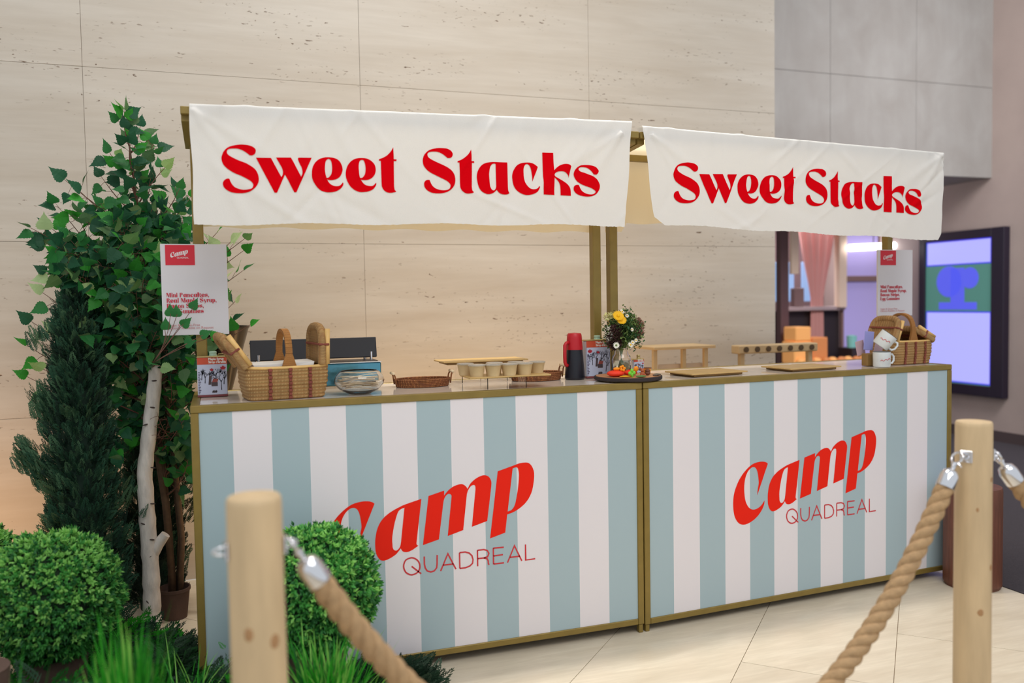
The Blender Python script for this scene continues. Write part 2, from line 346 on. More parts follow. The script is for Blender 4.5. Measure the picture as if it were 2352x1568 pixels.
# lettering outlines in tenths of a millimetre
LB = [[[[1440,17920],[1420,17921],[1400,17922],[1380,17920],[1351,17910],[1325,17896],[1300,17880],[1280,17862],[1263,17842],[1250,17820],[1239,17794],
[1232,17767],[1230,17740],[1234,17701],[1244,17664],[1260,17630],[1289,17591],[1323,17558],[1360,17530],[1408,17500],[1458,17477],[1510,17460],[1584,
17447],[1657,17441],[1730,17440],[1805,17442],[1878,17448],[1950,17460],[2010,17475],[2066,17494],[2120,17520],[2179,17558],[2232,17602],[2280,17650],
[2320,17700],[2354,17753],[2380,17810],[2394,17863],[2400,17916],[2400,17970],[2395,18025],[2386,18078],[2370,18130],[2348,18181],[2322,18227],[2290,
18270],[2250,18308],[2206,18340],[2160,18370],[2100,18407],[2041,18440],[1980,18470],[1896,18502],[1812,18530],[1730,18560],[1657,18592],[1588,18625],
[1520,18660],[1487,18678],[1457,18697],[1430,18720],[1411,18744],[1398,18771],[1390,18800],[1391,18825],[1398,18848],[1410,18870],[1427,18891],[1447,
18908],[1470,18920],[1513,18931],[1556,18937],[1600,18940],[1648,18943],[1694,18944],[1740,18940],[1796,18928],[1849,18911],[1900,18890],[1946,18866],
[1988,18839],[2030,18810],[2066,18783],[2099,18756],[2130,18730],[2153,18729],[2177,18728],[2200,18730],[2226,18736],[2249,18746],[2270,18760],[2292,
18784],[2308,18811],[2320,18840],[2326,18871],[2327,18901],[2320,18930],[2302,18962],[2278,18988],[2250,19010],[2208,19032],[2165,19048],[2120,19060],
[2066,19070],[2013,19076],[1960,19080],[1912,19083],[1866,19083],[1820,19080],[1745,19070],[1672,19057],[1600,19040],[1540,19022],[1483,18999],[1430,
18970],[1381,18931],[1338,18888],[1300,18840],[1271,18792],[1249,18741],[1230,18690],[1219,18657],[1212,18624],[1210,18590],[1215,18541],[1225,18495],
[1240,18450],[1259,18407],[1282,18367],[1310,18330],[1354,18285],[1401,18246],[1450,18210],[1506,18173],[1562,18140],[1620,18110],[1687,18081],[1754,
18057],[1820,18030],[1889,17998],[1955,17965],[2020,17930],[2066,17905],[2109,17880],[2150,17850],[2175,17826],[2195,17799],[2210,17770],[2215,17747],
[2215,17723],[2210,17700],[2201,17670],[2189,17642],[2170,17620],[2136,17600],[2098,17589],[2060,17580],[2006,17569],[1953,17562],[1900,17560],[1841,
17565],[1785,17575],[1730,17590],[1683,17606],[1640,17625],[1600,17650],[1565,17683],[1535,17720],[1510,17760],[1483,17814],[1461,17869]]],[[[2330,
18660],[2820,18670],[3150,18030],[3164,18052],[3178,18075],[3190,18100],[3200,18133],[3207,18166],[3210,18200],[3207,18238],[3200,18274],[3190,18310],
[3178,18342],[3163,18372],[3150,18400],[2990,18690],[3490,18710],[3810,18060],[3824,18086],[3839,18112],[3850,18140],[3857,18170],[3860,18200],[3860,
18230],[3857,18278],[3851,18325],[3840,18370],[3822,18415],[3801,18457],[3780,18500],[3762,18540],[3745,18580],[3730,18620],[3724,18640],[3720,18660],
[3720,18680],[3725,18691],[3733,18701],[3740,18710],[4190,18730],[3640,17520],[3570,17520],[3270,18120],[2990,17490],[2910,17490]]],[[[5240,17910],
[5248,17897],[5256,17884],[5260,17870],[5258,17842],[5251,17815],[5240,17790],[5214,17749],[5184,17713],[5150,17680],[5102,17644],[5053,17614],[5000,
17590],[4940,17570],[4881,17557],[4820,17550],[4755,17547],[4692,17550],[4630,17560],[4566,17576],[4505,17599],[4450,17630],[4389,17681],[4336,17738],
[4290,17800],[4249,17868],[4215,17937],[4190,18010],[4180,18070],[4178,18130],[4180,18190],[4182,18248],[4188,18305],[4200,18360],[4224,18428],[4253,
18491],[4290,18550],[4332,18600],[4379,18643],[4430,18680],[4485,18710],[4542,18732],[4600,18750],[4657,18762],[4713,18768],[4770,18770],[4835,18768],
[4898,18762],[4960,18750],[5014,18733],[5065,18711],[5110,18680],[5151,18638],[5184,18591],[5210,18540],[5231,18484],[5245,18428],[5250,18370],[5244,
18318],[5229,18268],[5210,18220],[5188,18173],[5162,18129],[5130,18090],[5090,18057],[5046,18031],[5000,18010],[4957,17996],[4914,17987],[4870,17980],
[4840,17978],[4810,17978],[4780,17980],[4752,17983],[4725,17986],[4700,17990],[4718,17957],[4738,17922],[4760,17890],[4787,17859],[4817,17832],[4850,
17810],[4892,17791],[4936,17778],[4980,17770],[5021,17768],[5061,17771],[5100,17780],[5130,17793],[5156,17810],[5180,17830],[5203,17856],[5222,
17884]],[[4680,18050],[4670,18086],[4659,18123],[4650,18160],[4641,18214],[4634,18267],[4630,18320],[4630,18381],[4634,18441],[4640,18500],[4647,
18545],[4656,18588],[4670,18630],[4683,18653],[4701,18672],[4720,18690],[4732,18700],[4746,18707],[4760,18710],[4782,18708],[4803,18702],[4820,18690],
[4838,18666],[4851,18639],[4860,18610],[4870,18566],[4876,18523],[4880,18480],[4883,18429],[4883,18379],[4880,18330],[4874,18281],[4865,18235],[4850,
18190],[4831,18153],[4807,18121],[4780,18090],[4762,18073],[4742,18060],[4720,18050],[4707,18048],[4693,18049]]],[[[6420,17940],[6424,17927],[6429,
17914],[6430,17900],[6426,17875],[6420,17852],[6410,17830],[6383,17786],[6354,17746],[6320,17710],[6276,17677],[6229,17651],[6180,17630],[6117,17611],
[6054,17598],[5990,17590],[5929,17584],[5869,17583],[5810,17590],[5742,17609],[5679,17636],[5620,17670],[5559,17718],[5506,17771],[5460,17830],[5422,
17898],[5393,17968],[5370,18040],[5357,18100],[5351,18160],[5350,18220],[5355,18279],[5365,18335],[5380,18390],[5402,18450],[5428,18507],[5460,18560],
[5502,18613],[5548,18660],[5600,18700],[5655,18730],[5711,18753],[5770,18770],[5827,18782],[5883,18788],[5940,18790],[6005,18789],[6068,18783],[6130,
18770],[6184,18750],[6234,18723],[6280,18690],[6324,18651],[6361,18608],[6390,18560],[6409,18504],[6418,18447],[6420,18390],[6416,18341],[6406,18295],
[6390,18250],[6365,18202],[6335,18159],[6300,18120],[6259,18088],[6216,18062],[6170,18040],[6130,18026],[6090,18016],[6050,18010],[6016,18008],[5983,
18008],[5950,18010],[5922,18013],[5895,18016],[5870,18020],[5892,17987],[5915,17952],[5940,17920],[5968,17889],[5997,17862],[6030,17840],[6069,17825],
[6109,17816],[6150,17810],[6191,17806],[6231,17805],[6270,17810],[6300,17822],[6326,17840],[6350,17860],[6376,17886],[6399,17914]],[[5850,18080],
[5839,18116],[5828,18152],[5820,18190],[5814,18241],[5812,18290],[5810,18340],[5808,18401],[5807,18461],[5810,18520],[5816,18565],[5826,18608],[5840,
18650],[5853,18673],[5870,18693],[5890,18710],[5902,18716],[5916,18719],[5930,18720],[5952,18721],[5973,18719],[5990,18710],[6009,18683],[6021,18652],
[6030,18620],[6040,18580],[6046,18540],[6050,18500],[6053,18449],[6053,18399],[6050,18350],[6044,18302],[6034,18255],[6020,18210],[6004,18177],[5983,
18147],[5960,18120],[5942,18103],[5922,18090],[5900,18080],[5883,18077],[5866,18079]]],[[[7070,19220],[7080,18790],[7180,18790],[7170,18730],[7080,
18730],[7070,17850],[7074,17800],[7078,17749],[7090,17700],[7106,17679],[7129,17664],[7150,17650],[7134,17639],[7118,17628],[7100,17620],[7043,17606],
[6987,17595],[6930,17590],[6885,17591],[6842,17597],[6800,17610],[6759,17631],[6722,17658],[6690,17690],[6664,17724],[6645,17761],[6630,17800],[6623,
17838],[6621,17875],[6620,17910],[6610,18720],[6540,18720],[6540,18770],[6589,18788],[6640,18808],[6690,18830],[6747,18860],[6800,18893],[6850,18930],
[6898,18974],[6941,19021],[6980,19070],[7014,19121],[7043,19172]]],[[[8390,18100],[8367,18101],[8343,18102],[8320,18100],[8291,18093],[8264,18084],
[8240,18070],[8219,18050],[8202,18026],[8190,18000],[8182,17974],[8179,17947],[8180,17920],[8185,17881],[8194,17844],[8210,17810],[8239,17771],[8273,
17738],[8310,17710],[8358,17680],[8408,17657],[8460,17640],[8534,17627],[8607,17621],[8680,17620],[8755,17622],[8828,17628],[8900,17640],[8963,17655],
[9023,17674],[9080,17700],[9143,17738],[9199,17781],[9250,17830],[9288,17880],[9317,17933],[9340,17990],[9353,18043],[9359,18096],[9360,18150],[9356,
18209],[9346,18265],[9330,18320],[9309,18368],[9282,18411],[9250,18450],[9206,18492],[9159,18528],[9110,18560],[9050,18594],[8991,18623],[8930,18650],
[8845,18685],[8762,18717],[8680,18750],[8604,18782],[8532,18815],[8460,18850],[8427,18867],[8397,18887],[8370,18910],[8352,18934],[8338,18961],[8330,
18990],[8328,19015],[8331,19039],[8340,19060],[8360,19082],[8384,19098],[8410,19110],[8453,19121],[8496,19127],[8540,19130],[8591,19133],[8641,19134],
[8690,19130],[8746,19118],[8799,19101],[8850,19080],[8896,19056],[8938,19029],[8980,19000],[9016,18973],[9049,18946],[9080,18920],[9103,18919],[9127,
18918],[9150,18920],[9179,18926],[9206,18935],[9230,18950],[9252,18973],[9269,19000],[9280,19030],[9283,19061],[9280,19091],[9270,19120],[9251,19151],
[9227,19178],[9200,19200],[9158,19226],[9115,19246],[9070,19260],[9016,19268],[8963,19269],[8910,19270],[8859,19272],[8809,19273],[8760,19270],[8684,
19260],[8612,19247],[8540,19230],[8480,19211],[8423,19189],[8370,19160],[8317,19121],[8271,19078],[8230,19030],[8200,18982],[8178,18932],[8160,18880],
[8152,18843],[8149,18807],[8150,18770],[8153,18725],[8158,18682],[8170,18640],[8192,18593],[8219,18550],[8250,18510],[8294,18465],[8340,18425],[8390,
18390],[8449,18356],[8509,18328],[8570,18300],[8638,18269],[8704,18239],[8770,18210],[8838,18180],[8905,18151],[8970,18120],[9016,18096],[9060,18070],
[9100,18040],[9128,18013],[9152,17983],[9170,17950],[9176,17927],[9175,17903],[9170,17880],[9161,17850],[9149,17823],[9130,17800],[9096,17777],[9059,
17761],[9020,17750],[8966,17741],[8913,17739],[8860,17740],[8802,17746],[8745,17756],[8690,17770],[8644,17786],[8600,17805],[8560,17830],[8522,17863],
[8488,17900],[8460,17940],[8432,17994],[8410,18049]]],[[[9990,19270],[10000,18840],[10100,18840],[10100,18780],[10010,18780],[9990,17900],[9994,
17850],[9998,17799],[10010,17750],[10026,17729],[10049,17714],[10070,17700],[10054,17689],[10038,17678],[10020,17670],[9966,17656],[9913,17645],[9860,
17640],[9815,17641],[9772,17647],[9730,17660],[9689,17682],[9653,17709],[9620,17740],[9591,17774],[9568,17811],[9550,17850],[9542,17887],[9541,17925],
[9540,17960],[9530,18770],[9460,18770],[9460,18820],[9509,18838],[9561,18857],[9610,18880],[9667,18914],[9719,18950],[9770,18990],[9817,19031],[9860,
19074],[9900,19120],[9934,19170],[9963,19222]]],[[[11390,18840],[11400,17920],[11402,17884],[11405,17847],[11410,17810],[11418,17785],[11428,17762],
[11440,17740],[11450,17726],[11460,17712],[11470,17700],[11448,17686],[11425,17671],[11400,17660],[11363,17650],[11327,17643],[11290,17640],[11249,
17640],[11209,17643],[11170,17650],[11127,17662],[11087,17679],[11050,17700],[11020,17727],[10994,17758],[10970,17790],[10966,17797],[10963,17803],
[10960,17810],[10925,17776],[10889,17742],[10850,17710],[10818,17689],[10785,17673],[10750,17660],[10703,17648],[10657,17641],[10610,17640],[10561,
17647],[10514,17661],[10470,17680],[10418,17708],[10371,17740],[10330,17780],[10292,17837],[10263,17897],[10240,17960],[10222,18023],[10210,18086],
[10200,18150],[10193,18201],[10189,18250],[10190,18300],[10198,18363],[10210,18422],[10230,18480],[10264,18549],[10304,18612],[10350,18670],[10393,
18710],[10440,18743],[10490,18770],[10549,18792],[10609,18808],[10670,18820],[10727,18830],[10784,18836],[10840,18840],[10913,18842],[10984,18841],
[11050,18840]],[[10930,18770],[10940,17930],[10932,17900],[10923,17869],[10910,17840],[10896,17820],[10880,17803],[10860,17790],[10840,17784],[10819,
17784],[10800,17790],[10776,17806],[10756,17827],[10740,17850],[10722,17882],[10709,17916],[10700,17950],[10690,18018],[10684,18084],[10680,18150],
[10675,18221],[10671,18291],[10670,18360],[10673,18425],[10680,18488],[10690,18550],[10700,18595],[10712,18639],[10730,18680],[10749,18711],[10773,
18737],[10800,18760],[10822,18771],[10846,18777],[10870,18780],[10891,18779],[10911,18774]]],[[[12620,18720],[12380,18150],[12381,18205],[12381,
18263],[12380,18320],[12375,18378],[12368,18434],[12360,18490],[12352,18541],[12343,18591],[12330,18640],[12317,18679],[12300,18716],[12280,18750],
[12263,18770],[12242,18787],[12220,18800],[12200,18808],[12180,18812],[12160,18810],[12137,18801],[12116,18788],[12100,18770],[12078,18732],[12062,
18692],[12050,18650],[12042,18600],[12040,18550],[12040,18500],[12040,18432],[12043,18366],[12050,18300],[12061,18234],[12077,18171],[12100,18110],
[12131,18055],[12168,18005],[12210,17960],[12247,17927],[12287,17900],[12330,17880],[12380,17869],[12430,17867],[12480,17870],[12519,17878],[12556,
17891],[12590,17910],[12614,17935],[12633,17963],[12650,17990],[12662,17985],[12674,17979],[12680,17970],[12675,17938],[12664,17908],[12650,17880],
[12627,17839],[12601,17802],[12570,17770],[12523,17737],[12472,17711],[12420,17690],[12343,17666],[12267,17649],[12190,17640],[12121,17642],[12055,
17652],[11990,17670],[11918,17699],[11851,17735],[11790,17780],[11734,17838],[11688,17902],[11650,17970],[11622,18039],[11604,18109],[11590,18180],
[11580,18248],[11576,18314],[11580,18380],[11596,18450],[11620,18517],[11650,18580],[11684,18639],[11724,18693],[11770,18740],[11830,18782],[11893,
18815],[11960,18840],[12030,18857],[12100,18866],[12170,18870],[12231,18871],[12291,18868],[12350,18860],[12399,18848],[12445,18831],[12490,18810],
[12537,18781],[12580,18750]]],[[[12810,19270],[13260,19280],[13270,18610],[13302,18643],[13335,18678],[13370,18710],[13412,18744],[13455,18774],
[13500,18800],[13556,18825],[13612,18845],[13670,18860],[13721,18868],[13770,18872],[13820,18870],[13859,18865],[13895,18855],[13930,18840],[13949,
18825],[13965,18807],[13980,18790],[13880,18340],[13876,18373],[13871,18408],[13860,18440],[13837,18471],[13810,18497],[13780,18520],[13748,18541],
[13715,18558],[13680,18570],[13630,18579],[13580,18582],[13530,18580],[13481,18574],[13435,18565],[13390,18550],[13357,18534],[13326,18514],[13300,
18490],[13288,18472],[13282,18451],[13280,18430],[13283,18415],[13290,18402],[13300,18390],[13319,18374],[13339,18361],[13360,18350],[13434,18315],
[13508,18283],[13580,18250],[13646,18219],[13710,18187],[13770,18150],[13822,18111],[13869,18068],[13910,18020],[13934,17976],[13950,17929],[13960,
17880],[13967,17804],[13969,17730],[13970,17660],[13540,17670],[13540,17784],[13539,17902],[13530,18020],[13517,18070],[13496,18116],[13470,18160],
[13443,18193],[13412,18222],[13380,18250],[13346,18282],[13312,18312],[13280,18340],[13270,17670],[12830,17680]]],[[[14310,18090],[14281,18091],
[14250,18093],[14220,18090],[14187,18082],[14156,18069],[14130,18050],[14109,18020],[14096,17986],[14090,17950],[14090,17915],[14096,17881],[14110,
17850],[14138,17811],[14172,17778],[14210,17750],[14265,17720],[14322,17697],[14380,17680],[14461,17664],[14540,17654],[14620,17650],[14699,17651],
[14775,17657],[14850,17670],[14918,17689],[14981,17715],[15040,17750],[15091,17794],[15134,17845],[15170,17900],[15195,17948],[15212,17998],[15220,
18050],[15218,18099],[15207,18146],[15190,18190],[15162,18242],[15129,18288],[15090,18330],[15036,18373],[14979,18409],[14920,18440],[14864,18464],
[14807,18482],[14750,18500],[14679,18524],[14610,18548],[14540,18570],[14488,18582],[14438,18593],[14390,18610],[14358,18629],[14331,18652],[14310,
18680],[14306,18697],[14311,18715],[14320,18730],[14341,18748],[14365,18761],[14390,18770],[14430,18778],[14470,18780],[14510,18780],[14562,18777],
[14611,18772],[14660,18760],[14707,18741],[14749,18717],[14790,18690],[14823,18662],[14852,18632],[14880,18600],[14902,18573],[14922,18546],[14940,
18520],[14976,18514],[15013,18508],[15050,18510],[15081,18524],[15108,18545],[15130,18570],[15146,18595],[15157,18622],[15160,18650],[15153,18676],
[15138,18699],[15120,18720],[15089,18754],[15057,18785],[15020,18810],[14964,18833],[14908,18849],[14850,18860],[14779,18868],[14709,18871],[14640,
18870],[14568,18868],[14498,18862],[14430,18850],[14376,18833],[14326,18809],[14280,18780],[14231,18741],[14187,18698],[14150,18650],[14124,18602],
[14107,18552],[14100,18500],[14105,18451],[14120,18404],[14140,18360],[14168,18312],[14202,18268],[14240,18230],[14298,18187],[14358,18152],[14420,
18120],[14483,18093],[14546,18071],[14610,18050],[14681,18030],[14751,18011],[14820,17990],[14872,17969],[14922,17946],[14970,17920],[14994,17907],
[15016,17891],[15030,17870],[15032,17845],[15024,17820],[15010,17800],[14980,17777],[14946,17761],[14910,17750],[14860,17741],[14810,17738],[14760,
17740],[14694,17748],[14631,17760],[14570,17780],[14514,17806],[14463,17839],[14420,17880],[14375,17949],[14342,18022]]]]
CAMP = [[[[6110,6400],[5540,5070],[5549,5161],[5558,5256],[5570,5350],[5588,5432],[5608,5510],[5620,5590],[5620,5682],[5611,5771],[5600,5860],[5590,5935],
[5577,6008],[5560,6080],[5542,6137],[5520,6191],[5490,6240],[5459,6275],[5422,6303],[5380,6320],[5328,6325],[5277,6318],[5230,6300],[5162,6258],[5102,
6208],[5050,6150],[4996,6067],[4953,5980],[4920,5890],[4890,5773],[4871,5657],[4860,5540],[4856,5418],[4860,5299],[4870,5180],[4883,5073],[4902,4970],
[4930,4870],[4966,4784],[5009,4705],[5060,4630],[5099,4587],[5143,4551],[5190,4520],[5235,4496],[5282,4479],[5330,4470],[5395,4468],[5458,4475],[5520,
4490],[5599,4519],[5672,4555],[5740,4600],[5811,4668],[5873,4741],[5930,4810],[5924,4747],[5917,4682],[5900,4620],[5854,4523],[5801,4434],[5740,4350],
[5659,4258],[5573,4175],[5480,4100],[5383,4037],[5283,3984],[5180,3940],[5084,3906],[4988,3882],[4890,3870],[4803,3873],[4719,3890],[4640,3920],[4570,
3964],[4511,4018],[4460,4080],[4405,4170],[4362,4263],[4330,4360],[4302,4494],[4287,4627],[4280,4760],[4280,4904],[4289,5043],[4310,5180],[4346,5320],
[4393,5452],[4450,5580],[4519,5711],[4595,5834],[4680,5950],[4774,6059],[4874,6158],[4980,6250],[5083,6328],[5188,6395],[5300,6450],[5409,6485],[5519,
6507],[5630,6520],[5718,6524],[5804,6520],[5890,6510],[5943,6499],[5992,6482],[6040,6460],[6066,6442],[6089,6420]]],[[[7840,6420],[7620,4800],[7621,
4776],[7622,4752],[7630,4730],[7648,4713],[7670,4701],[7690,4690],[7619,4646],[7546,4601],[7470,4560],[7407,4533],[7345,4512],[7280,4500],[7224,4500],
[7170,4510],[7120,4530],[7091,4555],[7070,4587],[7050,4620],[7042,4633],[7036,4647],[7030,4660],[6977,4596],[6922,4530],[6860,4470],[6786,4419],[6710,
4376],[6630,4340],[6557,4311],[6485,4290],[6410,4280],[6355,4284],[6303,4300],[6260,4330],[6204,4400],[6162,4478],[6130,4560],[6111,4643],[6103,4726],
[6100,4810],[6098,4912],[6100,5011],[6110,5110],[6132,5245],[6160,5374],[6200,5500],[6247,5605],[6303,5701],[6370,5790],[6454,5874],[6545,5945],[6640,
6010],[6739,6067],[6839,6115],[6940,6160],[7017,6193],[7093,6223],[7170,6250],[7260,6276],[7348,6299],[7430,6320]],[[7200,6150],[7050,4920],[7039,
4861],[7028,4799],[7010,4740],[6989,4698],[6962,4662],[6930,4630],[6902,4611],[6871,4599],[6840,4600],[6803,4618],[6772,4646],[6750,4680],[6735,4732],
[6731,4786],[6730,4840],[6726,4932],[6725,5021],[6730,5110],[6749,5243],[6773,5372],[6800,5500],[6824,5603],[6850,5702],[6880,5800],[6908,5884],[6939,
5965],[6980,6040],[7011,6074],[7049,6099],[7090,6120],[7127,6134],[7165,6142]]],[[[8110,6500],[8710,6650],[8700,6460],[8744,6514],[8790,6569],[8840,
6620],[8904,6673],[8970,6720],[9040,6760],[9116,6792],[9192,6814],[9270,6830],[9325,6835],[9378,6832],[9430,6820],[9475,6797],[9514,6765],[9550,6730],
[9574,6698],[9593,6663],[9610,6630],[9646,6697],[9684,6767],[9730,6830],[9798,6895],[9872,6951],[9950,7000],[10028,7039],[10108,7069],[10190,7090],
[10245,7096],[10298,7092],[10350,7080],[10396,7061],[10436,7034],[10470,7000],[10506,6943],[10533,6883],[10550,6820],[10553,6754],[10546,6690],[10540,
6630],[10360,5340],[9750,5180],[9920,6590],[9920,6633],[9919,6678],[9910,6720],[9895,6740],[9874,6754],[9850,6760],[9814,6758],[9780,6748],[9750,
6730],[9703,6685],[9664,6634],[9630,6580],[9608,6530],[9594,6478],[9580,6430],[9410,5090],[8810,4930],[8980,6350],[8983,6383],[8987,6418],[8980,6450],
[8959,6478],[8932,6499],[8900,6510],[8864,6510],[8829,6499],[8800,6480],[8759,6435],[8726,6384],[8700,6330],[8682,6272],[8670,6214],[8660,6160],[8470,
4840],[7860,4690]]],[[[10810,7200],[11410,7360],[11491,7384],[11575,7409],[11660,7430],[11731,7442],[11800,7449],[11870,7450],[11937,7448],[12001,
7441],[12060,7420],[12117,7379],[12163,7328],[12200,7270],[12239,7185],[12266,7099],[12280,7010],[12281,6877],[12269,6748],[12250,6620],[12225,6488],
[12194,6362],[12150,6240],[12096,6132],[12033,6032],[11960,5940],[11882,5861],[11798,5792],[11710,5730],[11615,5672],[11519,5623],[11420,5580],[11331,
5551],[11243,5530],[11160,5510],[11070,4820],[10460,4660]],[[11410,7260],[11180,5620],[11234,5633],[11290,5646],[11340,5670],[11389,5713],[11429,
5764],[11460,5820],[11495,5913],[11519,6006],[11540,6100],[11571,6249],[11598,6394],[11620,6540],[11638,6682],[11652,6821],[11660,6960],[11660,7035],
[11653,7108],[11640,7180],[11629,7224],[11611,7265],[11580,7290],[11522,7292],[11464,7276]]]]
QR = [[[7730,3920],[7720,3830],[7690,3760],[7640,3700],[7570,3660],[7500,3640],[7420,3630],[7340,3650],[7270,3690],[7200,3750],[7160,3820],[7130,3900],
[7120,3980],[7130,4060],[7160,4140],[7200,4200],[7270,4240],[7340,4260],[7420,4270],[7500,4250],[7570,4210],[7640,4150],[7690,4080],[7720,4000],[7730,
3920]],[[7420,3950],[7770,3630]],[[7900,4260],[7900,3970],[7930,3820],[8000,3710],[8140,3650],[8270,3680],[8360,3780],[8380,3910],[8390,4260]],[[8510,
3640],[8800,4260],[9100,3640]],[[8610,3850],[9010,3850]],[[9250,4250],[9250,3650]],[[9250,4250],[9470,4250],[9630,4190],[9730,4080],[9770,3930],[9750,
3790],[9650,3700],[9470,3650],[9250,3650]],[[9950,4260],[9950,3650]],[[9950,4260],[10200,4260],[10340,4210],[10400,4090],[10350,3970],[10200,3940],
[9950,3940]],[[10200,3940],[10330,3890],[10370,3800],[10370,3710],[10400,3650]],[[10580,4280],[10580,3650]],[[10580,4270],[11000,4260]],[[10580,3970],
[10960,3980]],[[10580,3660],[11000,3660]],[[11140,3650],[11430,4270],[11720,3650]],[[11240,3840],[11640,3840]],[[11880,4270],[11880,3660],[12270,
3670]]]
KX = (1.0078807509759038, -0.004991425052984112)
KZ = (1.0062958639092736, -0.009727547531687938)
RBT = [(0.195, 1.833, 1.054, 1.005), (0.35, 1.816, 1.017, 1.004), (0.502, 1.819, 1.013, 1.006), (0.621, 1.822, 1.063, 0.995), (0.718, 1.842, 1.042, 0.986), (0.867, 1.839, 1.0, 0.986), (0.967, 1.836, 0.923, 0.977), (1.069, 1.811, 0.999, 1.002), (1.194, 1.808, 0.98, 0.989), (1.318, 1.823, 1.097, 1.019), (1.439, 1.793, 0.913, 0.98)]
# ------------------------------------------------------------------ materials
M = {}
M['gold'] = mat('gold_paint', srgb(138, 116, 58), .38, .25, var=.08, vscale=20, bump=.12, bscale=500)
M['white'] = mat('white_print', srgb(229, 223, 226), .62, spec=.25)
M['blue'] = mat('blue_print', srgb(168, 187, 193), .62, spec=.25)
M['red'] = mat('red_print', srgb(236, 38, 20), .6, spec=.15)
M['crimson'] = mat('crimson_print', srgb(214, 0, 14), .85, spec=.05)
M['thinred'] = mat('thin_red_print', srgb(205, 55, 62), .6)
M['counter_top'] = mat('gloss_top', srgb(232, 220, 208), .05, 0.0, spec=.8)
M['side'] = mat('painted_board', srgb(226, 220, 214), .5)
M['dark'] = mat('dark_gap', srgb(52, 40, 38), .8)

def cloth_mat(name, col, trans=.35):
    m = mat(name, col, .85, bump=.25, bscale=420)
    nt = m.node_tree; N = nt.nodes; L = nt.links
    t = N.new('ShaderNodeBsdfTranslucent'); t.inputs[0].default_value = col
    mx = N.new('ShaderNodeMixShader'); mx.inputs[0].default_value = trans
    L.new(N['Principled BSDF'].outputs[0], mx.inputs[1]); L.new(t.outputs[0], mx.inputs[2])
    L.new(mx.outputs[0], N['Material Output'].inputs[0])
    return m
M['canvas'] = cloth_mat('cream_canvas', srgb(238, 235, 230), .22)
M['valance'] = cloth_mat('cream_valance', srgb(250, 236, 204), .5)
M['stone'] = stone_mat('travertine', srgb(208, 199, 186), srgb(194, 182, 166), srgb(104, 78, 56))
M['wallgrout'] = mat('wall_joint', srgb(176, 160, 140), .9)
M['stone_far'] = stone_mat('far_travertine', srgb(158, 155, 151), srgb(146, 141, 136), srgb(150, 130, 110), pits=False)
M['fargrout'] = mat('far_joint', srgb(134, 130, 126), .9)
M['tile'] = stone_mat('floor_stone', srgb(222, 210, 188), srgb(205, 191, 168), srgb(120, 92, 66), pits=False, rot=radians(-8), rough=.32)
M['grout'] = mat('grout', srgb(176, 158, 134), .9)
M['carpet'] = mat('dark_carpet', srgb(62, 56, 60), .95, var=.25, vscale=160, bump=.6, bscale=300)
M['brownwall'] = mat('taupe_wall', srgb(176, 158, 150), .6, var=.05, vscale=3)

# ------------------------------------------------------------------ setting: floor
YW = 1.43
fl = MB(); fl.box(-4, 3.5, -4.2, YW, -.06, -.006)
floor = fl.build('floor', M['grout']); tag(floor, 'cream stone floor of large tiles laid diagonally', kind='structure')
S2 = math.sqrt(.5)
tw, tl, gap = .735*S2, 1.47*S2, .0025
TX0, TX1, TY0, TY1 = -3.2, 3.5, -3.3, YW-.004
row = 0
for i in range(-9, 12):
    u0 = 1.549+.735*i            # X-Y of the long joint
    off = .79+(0.735 if i % 2 == 0 else 0.0)-.735*0
    for j in range(-8, 8):
        w0 = off+1.47*j          # X+Y of the cross joint
        a, b, c, d = (u0-.735)/2**.5+gap/2, u0/2**.5-gap/2, w0/2**.5+gap/2, (w0+1.47)/2**.5-gap/2
        cx, cy = ((a+b)+(c+d))/2*S2, ((c+d)-(a+b))/2*S2
        if not (TX0 < cx < TX1+.5 and TY0 < cy < TY1+.5): continue
        cor = [(a, c), (b, c), (b, d), (a, d)]
        P = [((p+q)*S2, (q-p)*S2) for p, q in cor]
        # clip to the floor rectangle
        def clip(poly, f):
            out = []
            for k in range(len(poly)):
                p, q = poly[k-1], poly[k]; fp, fq = f(p), f(q)
                if (fp >= 0) != (fq >= 0):
                    t = fp/(fp-fq); out.append((p[0]+(q[0]-p[0])*t, p[1]+(q[1]-p[1])*t))
                if fq >= 0: out.append(q)
            return out
        for f in (lambda p: p[0]-TX0, lambda p: TX1-p[0], lambda p: p[1]-TY0, lambda p: TY1-p[1]):
            P = clip(P, f)
            if len(P) < 3: break
        if len(P) < 3: continue
        n = len(P); t = MB()
        t.add([(x, y, 0) for x, y in P]+[(x, y, -.006) for x, y in P], [tuple(range(n))]+[(k, n+k, n+(k+1) % n, (k+1) % n) for k in range(n)])
        o = t.build('floor_tile', M['tile'], floor)
        me = o.data
        if sum((P[k-1][0]*P[k][1]-P[k][0]*P[k-1][1]) for k in range(n)) < 0: me.flip_normals()
cb = MB(); cb.box(3.5, 11, -4.2, 8, -.06, .004)
carpet = cb.build('carpet_floor', M['carpet']); tag(carpet, 'dark charcoal carpet beyond the stone floor', kind='structure')

